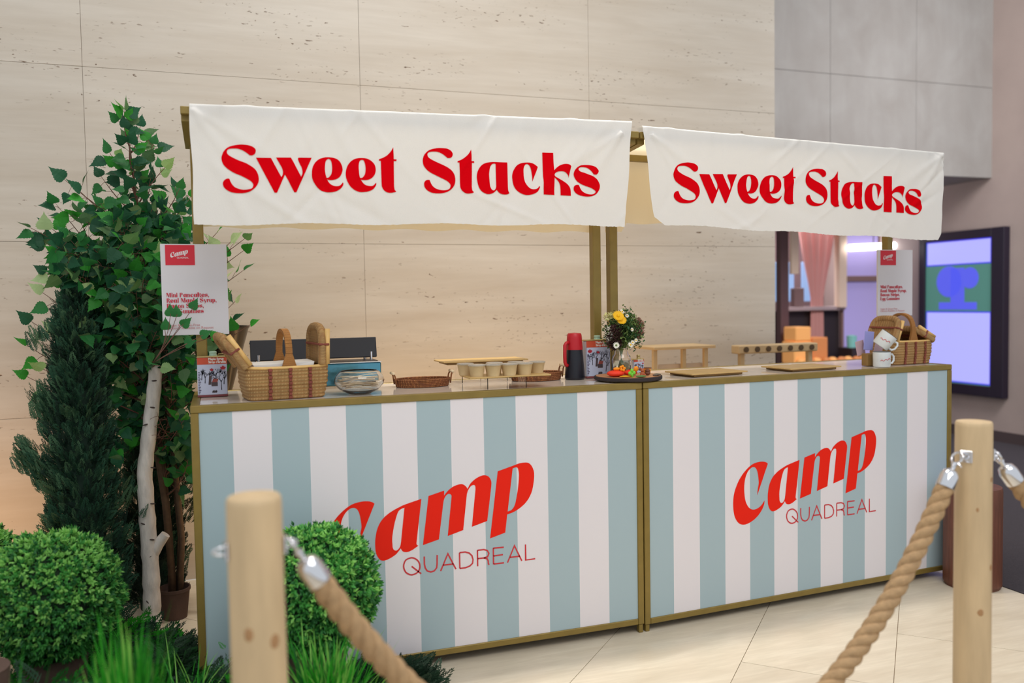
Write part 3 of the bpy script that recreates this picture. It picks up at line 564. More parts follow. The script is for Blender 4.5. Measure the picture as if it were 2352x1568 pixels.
# ------------------------------------------------------------------ setting: travertine wall of slabs
wb = MB(); wb.box(-4, 3.385, YW+.008, YW+.45, 0, 5.6)
wall = wb.build('wall_back', M['wallgrout']); tag(wall, 'travertine slab wall behind the stall', kind='structure')
vx = [-.478+1.305*k for k in range(-3, 4)]
xs = [v for v in vx if -4 < v < 3.2]+[3.39]
zs = [0, .855, 1.679, 2.503, 3.327, 4.151, 4.975, 5.6]
for i in range(len(xs)-1):
    for j in range(len(zs)-1):
        s = MB(); s.cbox(xs[i]+.0007, xs[i+1]-.0007, YW-.003+RD.uniform(0, .0012), YW+.008, zs[j]+.0007, zs[j+1]-.0007, .0006)
        s.build('stone_panel', M['stone'], wall)
s = MB()
for j in range(len(zs)-1): s.cbox(3.385, 3.395, YW+.0, YW+.45, zs[j]+.001, zs[j+1]-.001, .001)
s.build('end_return', M['stone'], wall)

# far hall: bulkhead, right wall
s = MB(); s.box(3.2, 6.9, 2.93, 5.2, 2.43, 5.6)
o = s.build('ceiling_bulkhead', M['fargrout']); tag(o, 'deep grey stone bulkhead over the shop opening', kind='structure')
for k in range(4):
    for j, (z0, z1) in enumerate(((2.43, 3.25), (3.25, 4.07), (4.07, 4.9), (4.9, 5.6))):
        s = MB(); s.cbox(3.2+k*.925+.0015, 3.2+(k+1)*.925-.0015, 2.915, 2.93, z0+.0015, z1-.0015, .001)
        s.build('stone_panel', M['stone_far'], o)
s = MB(); s.box(6.86, 7.1, -1.5, 6.4, 0, 5.6)
o = s.build('wall_right', M['brownwall']); tag(o, 'taupe side wall of the hall carrying the screen', kind='structure')
s = MB(); s.box(6.845, 6.86, -1.5, 6.4, 0, .1)
o2 = s.build('baseboard_right', mat('dark_skirting', srgb(80, 66, 66), .6)); tag(o2, 'dark low skirting along the taupe wall', kind='structure')
s = MB(); s.box(6.72, 6.86, 2.02, 2.22, 0, 5.6)
o2 = s.build('trim_1', mat('grey_pilaster', srgb(172, 170, 164), .5)); tag(o2, 'pale grey pilaster on the taupe wall', kind='structure')
s = MB(); s.box(3.4, 7.1, 5.2, 5.35, 0, 2.6)
o2 = s.build('wall_shop', mat('shop_wall', srgb(116, 96, 96), .7)); tag(o2, 'mauve brown back wall of the shop', kind='structure')

# ------------------------------------------------------------------ the two stalls
OR = Vector((1.7194, 0.0011, 0)); DL = .0545
LW, CD, CH = 1.702, .53, 1.026
def stall(label, loc, rz, left):
    root = empty('market_stall', loc, rz, label, 'stall', 'striped counter stalls')
    x0, x1 = (-.005, 1.702) if left else (-.012, 1.70)
    g = M['gold']; w = .034
    def rail(*a, name='frame_rail', c=.0025):
        b = MB(); b.cbox(*a, c); return b.build(name, g, root)
    zb = .036 if left else .03
    rail(x0, x1, 0, .03, CH-.026, CH)                          # top front
    rail(x0, x1, CD-.03, CD, CH-.026, CH)
    rail(x0, x0+w*.85, .031, CD-.031, CH-.026, CH); rail(x1-w*.85, x1, .031, CD-.031, CH-.026, CH)
    rail(x0+.0265, x1-.0265, 0, .03, zb, zb+.024); rail(x0+.0265, x1-.0265, CD-.03, CD, zb, zb+.024)
    rail(x0, x0+.026, .031, CD-.031, zb, zb+.024); rail(x1-.026, x1, .031, CD-.031, zb, zb+.024)
    for xa, xb in ((x0, x0+.026), (x1-.026, x1)):
        for ya, yb in ((0, .03), (CD-.03, CD)):
            rail(xa, xb, ya, yb, zb-.0, CH-.0265, name='leg')
            b = MB(); b.cbox(xa+.004, xb-.004, ya+.004, yb-.004, 0.0, zb, .002); b.build('foot', g, root)
    if left: e0, e13, g0 = .0209, 1.6778, .129
    else: e0, e13, g0 = .0081+.006, 1.68, .129
    xsn = [e0]+[k*g0 for k in range(1, 13)]+[e13]
    p = MB(); z0, z1 = zb+.024, CH-.026
    vs = []; fs = []; mi = []
    for k in range(13):
        b = len(p.v); p.add([(xsn[k], .006, z0), (xsn[k+1], .006, z0), (xsn[k+1], .006, z1), (xsn[k], .006, z1)], [(0, 1, 2, 3)], k % 2)
    p.add([(e0, .014, z0), (e13, .014, z0), (e13, .014, z1), (e0, .014, z1)], [(3, 2, 1, 0)], 1)
    pan = p.build('striped_panel', [M['blue'], M['white']], root)
    pan['label'] = 'front panel in pale blue and white vertical stripes'
    for nm, xx in (('side_panel', x0+.008), ('side_panel', x1-.016)):
        b = MB(); b.box(xx, xx+.008, .0305, CD-.0305, zb+.024, CH-.026); b.build(nm, M['side'], root)
    b = MB(); b.box(e0, e13, CD-.012, CD-.006, zb+.024, CH-.026); b.build('back_panel', M['side'], root)
    b = MB(); b.cbox(x0+w*.85+.0005, x1-w*.85-.0005, .0305, CD-.0305, CH-.016, CH-.0015, .001); b.build('glass_top', M['counter_top'], root)
    # logo
    kx, kz = ((1, 0), (1, 0)) if not left else (KX, KZ)
    T = lambda x, z: (x*kx[0]+kx[1], .0052, z*kz[0]+kz[1])
    for let in CAMP:
        o = outline_mesh('logo_letter', [[(x/1e4, y/1e4) for x, y in k] for k in let], M['red'], pan, T)
    q = MB(); hw = .0028
    for st in QR:
        P = [Vector((x/1e4, y/1e4)) for x, y in st]
        L = []; R_ = []
        for i, a in enumerate(P):
            d = (P[min(i+1, len(P)-1)]-P[max(i-1, 0)]).normalized(); n = Vector((-d.y, d.x))
            if 0 < i < len(P)-1:
                d1 = (P[i]-P[i-1]).normalized(); d2 = (P[i+1]-P[i]).normalized(); k = min(1/max(math.sqrt((1+d1.dot(d2))/2), .35), 2.2)
            else: k = 1
            L.append(a+n*hw*k); R_.append(a-n*hw*k)
        vs = [T(v.x, v.y) for v in L]+[T(v.x, v.y) for v in R_]; n = len(P)
        q.add(vs, [(i+n, i+1+n, i+1, i) for i in range(n-1)])
    o = q.build('quadreal_lettering', M['thinred'], pan)
    # canopy frame: rear posts, arms, beams
    pw = .041; cx1 = x1 if left else 1.66
    po = .018 if left else .037
    for px in (x0+po, cx1-.018-pw+(0 if left else .03)):
        b = MB(); b.cbox(px, px+pw*.92, .33, .33+pw, CH-.0015, 1.975, .003); b.build('canopy_post', g, root)
        b = MB(); ax = x0+.002 if px < 1 else cx1-.034
        b.add([(ax, .03, 1.985), (ax+.03, .03, 1.985), (ax+.03, .372, 1.952), (ax, .372, 1.952), (ax, .03, 2.022), (ax+.03, .03, 2.022), (ax+.03, .372, 2.0), (ax, .372, 2.0)],
              [(0, 3, 2, 1), (4, 5, 6, 7), (0, 1, 5, 4), (1, 2, 6, 5), (2, 3, 7, 6), (3, 0, 4, 7)])
        b.build('canopy_arm', g, root)
    b = MB(); b.cbox(x0+.001, cx1-(.001 if left else .035), .004, .03, 2.004, 2.03, .002); b.build('canopy_beam', g, root)
    b = MB(); b.cbox(x0+.03, cx1-.03, .34, .366, 1.975, 2.003, .002); b.build('canopy_beam', g, root)
    return root
stall('left striped stall counter, nearest the green plants', (0, 0, 0), 0, True)
stall('right striped stall counter, beside the dark wooden stool', OR, DL, False)

# banners -----------------------------------------------------------
_FP = {}
def _fparams(sd):
    R1 = random.Random(sd); cr = []; pn = []
    for k in range(30):
        cx, cz, a = R1.uniform(-.05, 1.7), R1.uniform(1.62, 2.05), R1.choice((-1, 1))*R1.uniform(.3, 1.2)
        ln, wd, am = R1.uniform(.07, .28), R1.uniform(.008, .022), R1.uniform(.0014, .0046)*R1.choice((-1, 1, 1))
        cr.append((cx, cz, cos(a), sin(a), ln, wd, am))
    for k in range(16): pn.append((R1.uniform(.05, 1.6), 1 if k % 2 else -.6))
    _FP[sd] = (cr, pn)
def folds(x, z, sd):
    """how far the hanging cloth bulges towards -Y at (x, z)"""
    if sd not in _FP: _fparams(sd)
    cr, pn = _FP[sd]; y = 0
    for cx, cz, ca, sa, ln, wd, am in cr:
        dx, dz = x-cx, z-cz; t = (dx*ca+dz*sa)/ln; n = (-dx*sa+dz*ca)/wd; q = t*t+n*n
        if q < 12: y += am*math.exp(-q)
    y += .0035*sin(x*9+sd)*((2.03-z)/.4)
    e = math.exp(-((2.04-z)/.05)**2)
    if e > .01:
        for cx, s_ in pn: y += .003*math.exp(-((x-cx)/.016)**2)*e*s_
    for cx, s_ in ((.03, 1), (1.62, -1)):
        for ca, sa in ((.8525, -.5227), (.5817, -.8134)):
            dx, dz = (x-cx)*s_, z-2.02
            t = dx*ca+dz*sa; n = -dx*sa+dz*ca
            if t > 0: y += .005*math.exp(-(t/.34)**2)*math.exp(-(n/(.01+t*.06))**2)
    return -y-.006
def banner(label, loc, rz, tl_, tr_, bl, br, sd, letters, cut):
    nx, nz = 240, 64
    R1 = random.Random(sd+50)
    jag = [R1.uniform(-1, 1) for _ in range(nx+1)]
    vs = []
    for j in range(nz+1):
        v = j/nz
        for i in range(nx+1):
            u = i/nx
            x = (tl_[0]*(1-u)+tr_[0]*u)*(1-v)+(bl[0]*(1-u)+br[0]*u)*v
            z = (tl_[1]*(1-u)+tr_[1]*u)*(1-v)+(bl[1]*(1-u)+br[1]*u)*v
            z += .0035*sin(u*21+sd)*v**4+jag[i]*.0012*v**8+.004*sin(u*pi)*v*(1 if not cut else -.4)
            z += .0035*max(0, sin(u*43+sd)*sin(u*17))**3*(1-v)**12
            x += .0022*sin(v*9+sd)*(abs(2*u-1))**10
            if cut:                              # worn corners
                e = max(0, u-.985)/.015
                if v > .93: x -= e*.018*(v-.93)/.07
                e = max(0, .03-u)/.03
                if v > .85: z += e*.03*((v-.85)/.15)**2
            vs.append((x, folds(x, z, sd), z))
    fs = [(j*(nx+1)+i, (j+1)*(nx+1)+i, (j+1)*(nx+1)+i+1, j*(nx+1)+i+1) for j in range(nz) for i in range(nx)]
    b = MB(); b.add(vs, fs)
    # fold over the beam
    top = vs[:nx+1]; base = len(b.v)
    b.add([(x, -.001, z+.0035) for x, y, z in top]+[(x, .033, z+.003) for x, y, z in top]+[(x, .036, z-.03) for x, y, z in top], [])
    for i in range(nx):
        b.f.append((i, i+1, base+i+1, base+i)); b.m.append(0)
        for r in (0, 1):
            q = base+r*(nx+1)+i; b.f.append((q, q+1, q+nx+2, q+nx+1)); b.m.append(0)
    o = b.build('fabric_banner', M['canvas'], None, True)
    o.location = loc; o.rotation_euler = (0, 0, rz)
    tag(o, label, 'banner', 'printed canvas banners')
    for k in letters:
        outline_mesh('banner_letter', k, M['crimson'], o, lambda x, z: (x, folds(x, z, sd)-.0021, z), grid=.009)
    return o
LBm = [[[(x/1e4, y/1e4) for x, y in c] for c in k] for k in LB]
banner('larger wide canvas banner reading Sweet Stacks above left counter', (0, 0, 0), 0, (.025, 2.034), (1.665, 2.064), (.029, 1.636), (1.631, 1.654), 3, LBm, False)
RBm = []
for k, (a, zz, sx, sz) in zip(LBm, RBT):
    X = [p[0] for c in k for p in c]; Z = [p[1] for c in k for p in c]
    cx, cz = (min(X)+max(X))/2, (min(Z)+max(Z))/2
    RBm.append([[(a+(x-cx)*sx, zz+(z-cz)*sz) for x, z in c] for c in k])
banner('right canvas banner reading Sweet Stacks with frayed lower edge', OR, DL, (-.006, 2.049), (1.633, 2.026), (.046, 1.664), (1.612, 1.618), 11, RBm, True)
# roof cloths and rear valances
for nm, loc, rz, lab in (('left', (0, 0, 0), 0, 'left'), ('right', OR, DL, 'right')):
    b = MB(); n = 60
    vs = []
    for i in range(n+1):
        x = .03+i/n*1.64
        for k, (y, z) in enumerate(((.034, 2.028), (.12, 2.02), (.24, 2.018), (.372, 2.024), (.380, 2.0), (.3805, 1.9), (.381, 1.78), (.383, (1.662 if nm == 'left' or x < .12 else 1.705)+.004*sin(i*.7)))):
            vs.append((x, y+.002*sin(i*.9+k), z+(.002*sin(i*.5+k) if k < 3 else 0)))
    b.add(vs, [(i*8+k, (i+1)*8+k, (i+1)*8+k+1, i*8+k+1) for i in range(n) for k in range(7)])
    o = b.build('canopy_cloth', M['valance'], None, True); o.location = loc; o.rotation_euler = (0, 0, rz)
    tag(o, 'cream roof and rear valance cloth behind %s banner' % lab, 'cloth', 'cream canopy cloths')


# fat display serif used on the menu signs (flat print)
def fat_glyphs():
    def nrm(k, h):
        xs = [p[0] for c in k for p in c]; ys = [p[1] for c in k for p in c]; s_ = h/(max(ys)-min(ys)); x0, y0 = min(xs), min(ys)
        return [[((x-x0)*s_, (y-y0)*s_) for x, y in c] for c in k], (max(xs)-x0)*s_
    return {ch: nrm(LBm[i], h) for ch, i, h in (('S', 0, .76), ('e', 2, .52), ('t', 6, .70), ('a', 7, .52), ('c', 8, .52), ('k', 9, .76), ('s', 10, .52))}
def fat_text(name, lines, size, m, parent, x0, y, z0, sx=1.0, lead=.98):
    FG = fat_glyphs(); b = MB(); outl = []; w = .15; hl = .035
    def ring(ox, cx, cy, rx, ry, ix, iy, a0, a1, dx=0):
        n = 18; base = len(b.v)
        for k in range(n+1):
            a = radians(a0+(a1-a0)*k/n); b.v.append((ox+cx+rx*cos(a), cy+ry*sin(a), 0)); b.v.append((ox+cx+dx+ix*cos(a), cy+iy*sin(a), 0))
        for k in range(n): b.f.append((base+2*k, base+2*k+2, base+2*k+3, base+2*k+1)); b.m.append(0)
    def rect(x0_, y0_, x1_, y1_, sk=0): b.add([(x0_, y0_, 0), (x1_, y0_, 0), (x1_+sk, y1_, 0), (x0_+sk, y1_, 0)], [(0, 1, 2, 3)])
    def glyph(c, x, yb):
        n0 = len(b.v)
        R = lambda a, q, c_, d, sk=0: rect(x+a, q, x+c_, d, sk)
        if c == 'i': R(.03, 0, .03+w, .5); ring(x, .03+w/2, .64, .09, .09, 0, 0, 0, 360); wd = .21
        elif c == 'l': R(.03, 0, .03+w, .76); wd = .21
        elif c in 'nm':
            R(.03, 0, .03+w, .5); k = 0
            for k in range(1 if c == 'n' else 2):
                o_ = k*.25; R(.28+o_, 0, .28+w+o_, .36); ring(x, .26+o_, .36, .17, .15, .07, .12, 0, 160)
            wd = .46+(.25 if c == 'm' else 0)
        elif c == 'u': R(.03, .12, .03+w, .5); R(.28, 0, .28+w, .5); ring(x, .21, .14, .18, .15, .06, .11, 180, 330); wd = .46
        elif c == 'r': R(.03, 0, .03+w, .5); ring(x, .27, .40, .08, .09, 0, 0, 0, 360); wd = .34
        elif c == 'o': ring(x, .25, .25, .24, .265, .07, .235, 0, 360); wd = .5
        elif c == 'p': R(.03, -.22, .03+w, .5); ring(x, .22, .25, .24, .265, .06, .225, -90, 90); wd = .48
        elif c == 'g': R(.27, -.14, .27+w, .5); ring(x, .25, .25, .24, .265, .06, .225, 90, 270); ring(x, .22, -.12, .20, .12, .10, .085, 180, 360); wd = .46
        elif c == 'y': b.add([(x+0, .5, 0), (x+.17, .5, 0), (x+.33, 0, 0), (x+.22, 0, 0)], [(0, 3, 2, 1)]); b.add([(x+.42, .5, 0), (x+.48, .5, 0), (x+.22, -.22, 0), (x+.14, -.22, 0)], [(0, 3, 2, 1)]); wd = .46
        elif c in 'PRB':
            R(.04, 0, .04+w*1.1, .72)
            ring(x, .24, .54, .24, .19, .08, .15, -90, 90)
            if c == 'B': ring(x, .25, .18, .27, .19, .09, .145, -90, 90)
            if c == 'R': b.add([(x+.26, .38, 0), (x+.36, .36, 0), (x+.58, 0, 0), (x+.38, 0, 0)], [(0, 3, 2, 1)])
            wd = .54
        elif c == 'E': R(.04, 0, .04+w*1.1, .72); [R(.04, q, .44, q+.05) for q in (0, .33, .67)]; wd = .5
        elif c == 'G': ring(x, .32, .36, .31, .385, .13, .34, 40, 320); R(.42, .05, .42+w, .34); wd = .64
        elif c == 'M': R(.03, 0, .075, .72); R(.52, 0, .52+w*1.1, .72); b.add([(x+.03, .72, 0), (x+.22, .72, 0), (x+.42, .1, 0), (x+.32, .0, 0)], [(0, 3, 2, 1)]); b.add([(x+.34, .06, 0), (x+.38, .02, 0), (x+.56, .72, 0), (x+.50, .72, 0)], [(0, 1, 2, 3)]); wd = .74
        elif c in ',.':
            ring(x, .09, .07, .07, .07, 0, 0, 0, 360)
            if c == ',': R(.06, -.12, .12, .05, .03)
            wd = .2
        else: wd = .26
        for i in range(n0, len(b.v)): v = b.v[i]; b.v[i] = (v[0], v[1]+yb, 0)
        return wd
    for li, line in enumerate(lines):
        x = 0; yb = -li*lead
        for c in line:
            if c in FG:
                g, wd = FG[c]; outl.append([[((px+x), py+yb) for px, py in k] for k in g]); x += wd+.035
            else: x += glyph(c, x, yb)+.02
    T = lambda px, py: (x0+px*size*sx, y, z0+py*size)
    b.v = [T(v[0], v[1]) for v in b.v]
    o = b.build(name, m, parent)
    for g in outl:
        q = outline_mesh('tmp', g, m, None, T)
        n0 = len(b.v); b.v += [tuple(v.co) for v in q.data.vertices]; b.f += [tuple(n0+i for i in p.vertices) for p in q.data.polygons]; b.m += [0]*len(q.data.polygons)
        me = q.data; bpy.data.objects.remove(q); bpy.data.meshes.remove(me)
    bpy.data.objects.remove(o)
    return b.build(name, m, parent)

# menu signs on the posts ------------------------------------------
M['signboard'] = mat('sign_board', srgb(214, 210, 214), .5)
M['signred'] = mat('sign_red', srgb(206, 38, 56), .5)
M['signtext'] = mat('sign_text', srgb(196, 40, 62), .6)
M['signthin'] = mat('sign_small_text', srgb(206, 140, 142), .6)
def sign(label, loc, rz, x0, x1):
    r = empty('menu_sign', loc, rz, label, 'sign', 'menu signs on the rear posts')
    b = MB(); b.cbox(x0, x1, .318, .328, 1.257, 1.594, .001); b.build('board', M['signboard'], r)
    k = (x1-x0)/.231
    b = MB(); b.box(x0+.0165*k, x0+.118*k, .3168, .3179, 1.516, 1.590); b.build('logo_patch', M['signred'], r)
    sc = .063*k/.42
    X = [p[0]/1e4 for l in CAMP for c in l for p in c]; Z = [p[1]/1e4 for l in CAMP for c in l for p in c]
    cx, cz = min(X), min(Z); sc = .061*k/(max(X)-min(X))
    for let in CAMP:
        outline_mesh('logo_letter', [[(x/1e4, y/1e4) for x, y in c] for c in let], M['white'], r, lambda x, z: (x0+.034*k+(x-cx)*sc, .3162, 1.544+(z-cz)*sc*1.0))
    text_mesh('logo_caption', 'QUADREAL', .0085, M['white'], r, upright(x0+.056*k, .3162, 1.5405), spacing=.9)
    fat_text('menu_lettering', ['Mini Pancakes,', 'Real Maple Syrup,', 'Bacon Strips,', 'Egg Gummies'], .0225, M['signtext'], r, x0+.0155*k, .3162, 1.398, 1.02*k, .885)
    text_mesh('small_lettering', 'Vegan & Gluten-Free\nOptions Available on Request', .0128, M['signthin'], r, upright(x0+.0155*k, .3162, 1.290), line=.8, sx=1.04*k)
    return r
sign('white menu sign left, overlapped by birch leaves', (0, 0, 0), 0, -.1, .131)
sign('blurred white menu sign on the far right post', OR, DL, 1.555, 1.79)

# ------------------------------------------------------------------ things on the counter
M['glass'] = mat('clear_glass', (1, 1, 1, 1), .0, trans=1.0, ior=1.45)
M['acrylic'] = mat('clear_acrylic', (.98, .99, 1, 1), .02, trans=1.0, ior=1.2)
M['chrome'] = mat('chrome', (.75, .75, .78, 1), .12, 1.0)
M['wicker'] = wave_mat('wicker', srgb(150, 108, 58), srgb(222, 184, 124), 62, 'X', bump=.9, dist=.6, scale2=26, dir2='Z')  # darker tone puts the shade of the weave gaps into the colour
M['wickerY'] = wave_mat('wicker_end', srgb(150, 108, 58), srgb(222, 184, 124), 62, 'Y', bump=.9, dist=.6, scale2=26, dir2='Z')
M['wickerl'] = wave_mat('wicker_lid', srgb(150, 108, 62), srgb(214, 176, 118), 75, 'Z', bump=.9, dist=1.2, scale2=22, dir2='Y')
M['cane'] = mat('smooth_cane', srgb(222, 180, 112), .5, var=.12, vscale=30)
M['caneh'] = wave_mat('wrapped_cane', srgb(150, 92, 40), srgb(206, 146, 78), 90, 'Z', bump=.8, dist=.2)
M['redcane'] = mat('dark_red_cane', srgb(128, 62, 48), .6, var=.2, vscale=60, bump=.5, bscale=200)
M['paper'] = mat('white_paper', srgb(240, 236, 230), .8)

def sup(t, e=.28):
    c, s_ = cos(t), sin(t)
    return (abs(c)**e*(1 if c >= 0 else -1), abs(s_)**e*(1 if s_ >= 0 else -1))
def basket(label, loc, rz, L=.28, D=.19, H=.112, open_lids=True):
    r = empty('picnic_basket', loc, rz, label, 'basket', 'wicker picnic baskets')
    n = 96; b = MB(); rows = 7
    prof = [(0.90, .0)]
    for k in range(rows):
        z0 = k/rows; base = .93+.07*min(1, z0*2.2)
        for q, e in ((.12, .0), (.5, .016), (.88, .0)): prof.append((base+e, z0+q/rows))
    vs = []
    for s_, z in prof:
        for k in range(n):
            x, y = sup(2*pi*k/n)
            zz = z*H+(.006*abs(x)**4*z)
            vs.append((x*L/2*(s_+.02*z), y*D/2*s_, zz))
    m = len(prof)
    inner = []
    for s_, z in ((.985, 1.0), (.95, .99), (.9, .12)):
        for k in range(n):
            x, y = sup(2*pi*k/n); inner.append((x*L/2*s_, y*D/2*s_*.97, z*H+(.006*abs(x)**4*z)))
    b.add(vs+inner, [(i*n+k, i*n+(k+1) % n, (i+1)*n+(k+1) % n, (i+1)*n+k) for i in range(m+2) for k in range(n)])
    b.f.append(tuple(range(n))[::-1]); b.m.append(0)
    b.f.append(tuple((m+2)*n+k for k in range(n))); b.m.append(0)
    for f, i in zip(b.f, range(len(b.f))):
        c = sum((Vector(b.v[j]) for j in f), Vector())/len(f)
        if abs(c.x) > L*.455: b.m[i] = 1
    b.build('basket_body', [M['wicker'], M['wickerY']], r, True)
    rim = MB(); P = []
    for k in range(49):
        x, y = sup(2*pi*k/48); P.append((x*L/2*1.0, y*D/2*.99, H+.001+.006*abs(x)**4))
    rim.tube(P, .0055, 7); rim.build('rim', M['cane'], r, True)
    for fx in (-.22, .02, .26):                       # dark red woven bands
        x = fx*L
        for sy in (-1, 1):
            bb = MB()
            for k in range(9):
                z0 = H*(k+.1)/9; w_ = .0052 if k % 2 else .0066
                y = sy*(D/2*(.93+.07*min(1, k/9*2.2))+.0035)
                bb.cbox(x-w_, x+w_, y-.0035, y+.0035, z0, z0+H/9*.86, .0015)
            bb.build('dark_band', M['redcane'], r)
    # handle: arch over the middle, front to back
    h = MB(); hw, ht = .0115, .0055; cx = .02*L
    P = []
    for k in range(25):
        t = pi*k/24; y = -cos(t); zz = sin(t)**.45 if 0 < k < 24 else 0
        P.append(Vector((cx, y*(D/2-.012), H-.005+zz*.138)))
    for k in range(24):
        a, c = P[k], P[k+1]; 
        d = (c-a).normalized(); nrm = Vector((1, 0, 0)).cross(d)
        base = len(h.v)
        for p in (a, c):
            fl_ = 1+max(0, 1-(p.z-H)/.05)*1.3
            h.v += [tuple(p+Vector((sx*hw*fl_, 0, 0))+nrm*(sn*ht)) for sx, sn in ((-1, -1), (1, -1), (1, 1), (-1, 1))]
        for q in ((0, 1, 5, 4), (1, 2, 6, 5), (2, 3, 7, 6), (3, 0, 4, 7)): h.f.append(tuple(base+i for i in q)); h.m.append(0)
    h.build('handle', M['caneh'], r)
    lids = []
    if open_lids: specs = ((-L/2+.006, radians(-34), .135), (L/2-.018, radians(1.5), .135))
    else: specs = ((-L/2+.012, radians(20), .11), (L/2-.002, radians(-62), .12))
    for x, tilt, ln in specs:
        T = Matrix.Translation((x, 0, H+.008)) @ Matrix.Rotation(tilt, 4, 'Y')
        q = MB(); n2 = 24
        for t0, t1 in ((-.012, .012),):
            out = []
            for k in range(n2+1):
                a = pi*k/n2
                yy = -cos(a); zz = sin(a)
                yy = (abs(yy)**.6)*(1 if yy >= 0 else -1); zz = zz**.35
                out.append((yy*(D/2-.006), zz*ln))
            vs = [(t0, y, z) for y, z in out]+[(t1, y, z) for y, z in out]; m2 = len(out)
            q.add(vs, [tuple(range(m2)), tuple(range(m2, 2*m2))[::-1]]+[(k, m2+k, m2+(k+1) % m2, (k+1) % m2) for k in range(m2)], 0, T)
            q.tube([T @ Vector((-.006, y, z)) for y, z in out], .0155, 10, 0)
        lo = q.build('lid', M['wickerl'], r, 40)
        q = MB(); q.cbox(-.0222, .0165, -D/2-.0095, D/2-.0, ln*.5, ln*.5+.008, .002, 0, T); q.build('lid_band', M['redcane'], lo)
        q = MB(); q.tube([T @ Vector((.012, -D/2+.004, z)) for z in (.0, ln*.5, ln*.95)], .0095, 8); q.build('lid_edge', M['cane'], lo, True)
    if open_lids:
        q = MB()
        q.add([(-.11, -.06, H-.02), (.09, -.07, H-.02), (.10, .06, H-.02), (-.10, .07, H-.02), (-.115, -.065, H+.012), (.10, -.07, H+.018), (.105, .06, H+.02), (-.105, .07, H+.015)],
              [(0, 3, 2, 1), (4, 5, 6, 7), (0, 1, 5, 4), (1, 2, 6, 5), (2, 3, 7, 6), (3, 0, 4, 7)])
        o = q.build('paper_napkins', M['paper']); o.location = loc; o.rotation_euler = (0, 0, rz)
        tag(o, 'stack of white paper napkins inside the left wicker basket', 'napkins')
    return r
basket('wicker picnic basket with raised lids, white napkins and dark red bands', (.312, .160, CH), radians(8), .294, .195, .112, True)
R2 = lambda a, v, z=CH: tuple(OR+Vector((cos(DL), sin(DL), 0))*a+Vector((-sin(DL), cos(DL), 0))*v+Vector((0, 0, z)))
basket('wicker basket at the far right end of the counters, behind mugs', R2(1.572, .19), DL, .262, .17, .11, False)

M['tin'] = mat('tin', srgb(188, 170, 120), .35, .8)
M['canside'] = mat('can_paint', srgb(196, 200, 216), .4)
M['canband'] = mat('can_band', srgb(196, 78, 50), .45)
M['canfoot'] = mat('can_foot', srgb(126, 62, 66), .45)
M['snow'] = mat('snow_print', srgb(190, 196, 218), .5)
M['treeprint'] = mat('tree_print', srgb(92, 84, 108), .6)
M['cabin'] = mat('cabin_print', srgb(150, 72, 64), .6)
M['cabind'] = mat('cabin_dark_print', srgb(78, 66, 70), .6)
M['leafred'] = mat('leaf_print', srgb(170, 30, 44), .5)
M['mint'] = mat('mint_cap', srgb(170, 200, 178), .4)
LEAF = [(0, 1), (.14, .72), (.32, .8), (.26, .42), (.5, .6), (.58, .44), (.86, .5), (.76, .24), (.9, .12), (.5, -.18), (.54, -.4), (.08, -.32), (.06, -.75)]
LEAF = LEAF+[(-x, y) for x, y in LEAF[::-1][:-1]]
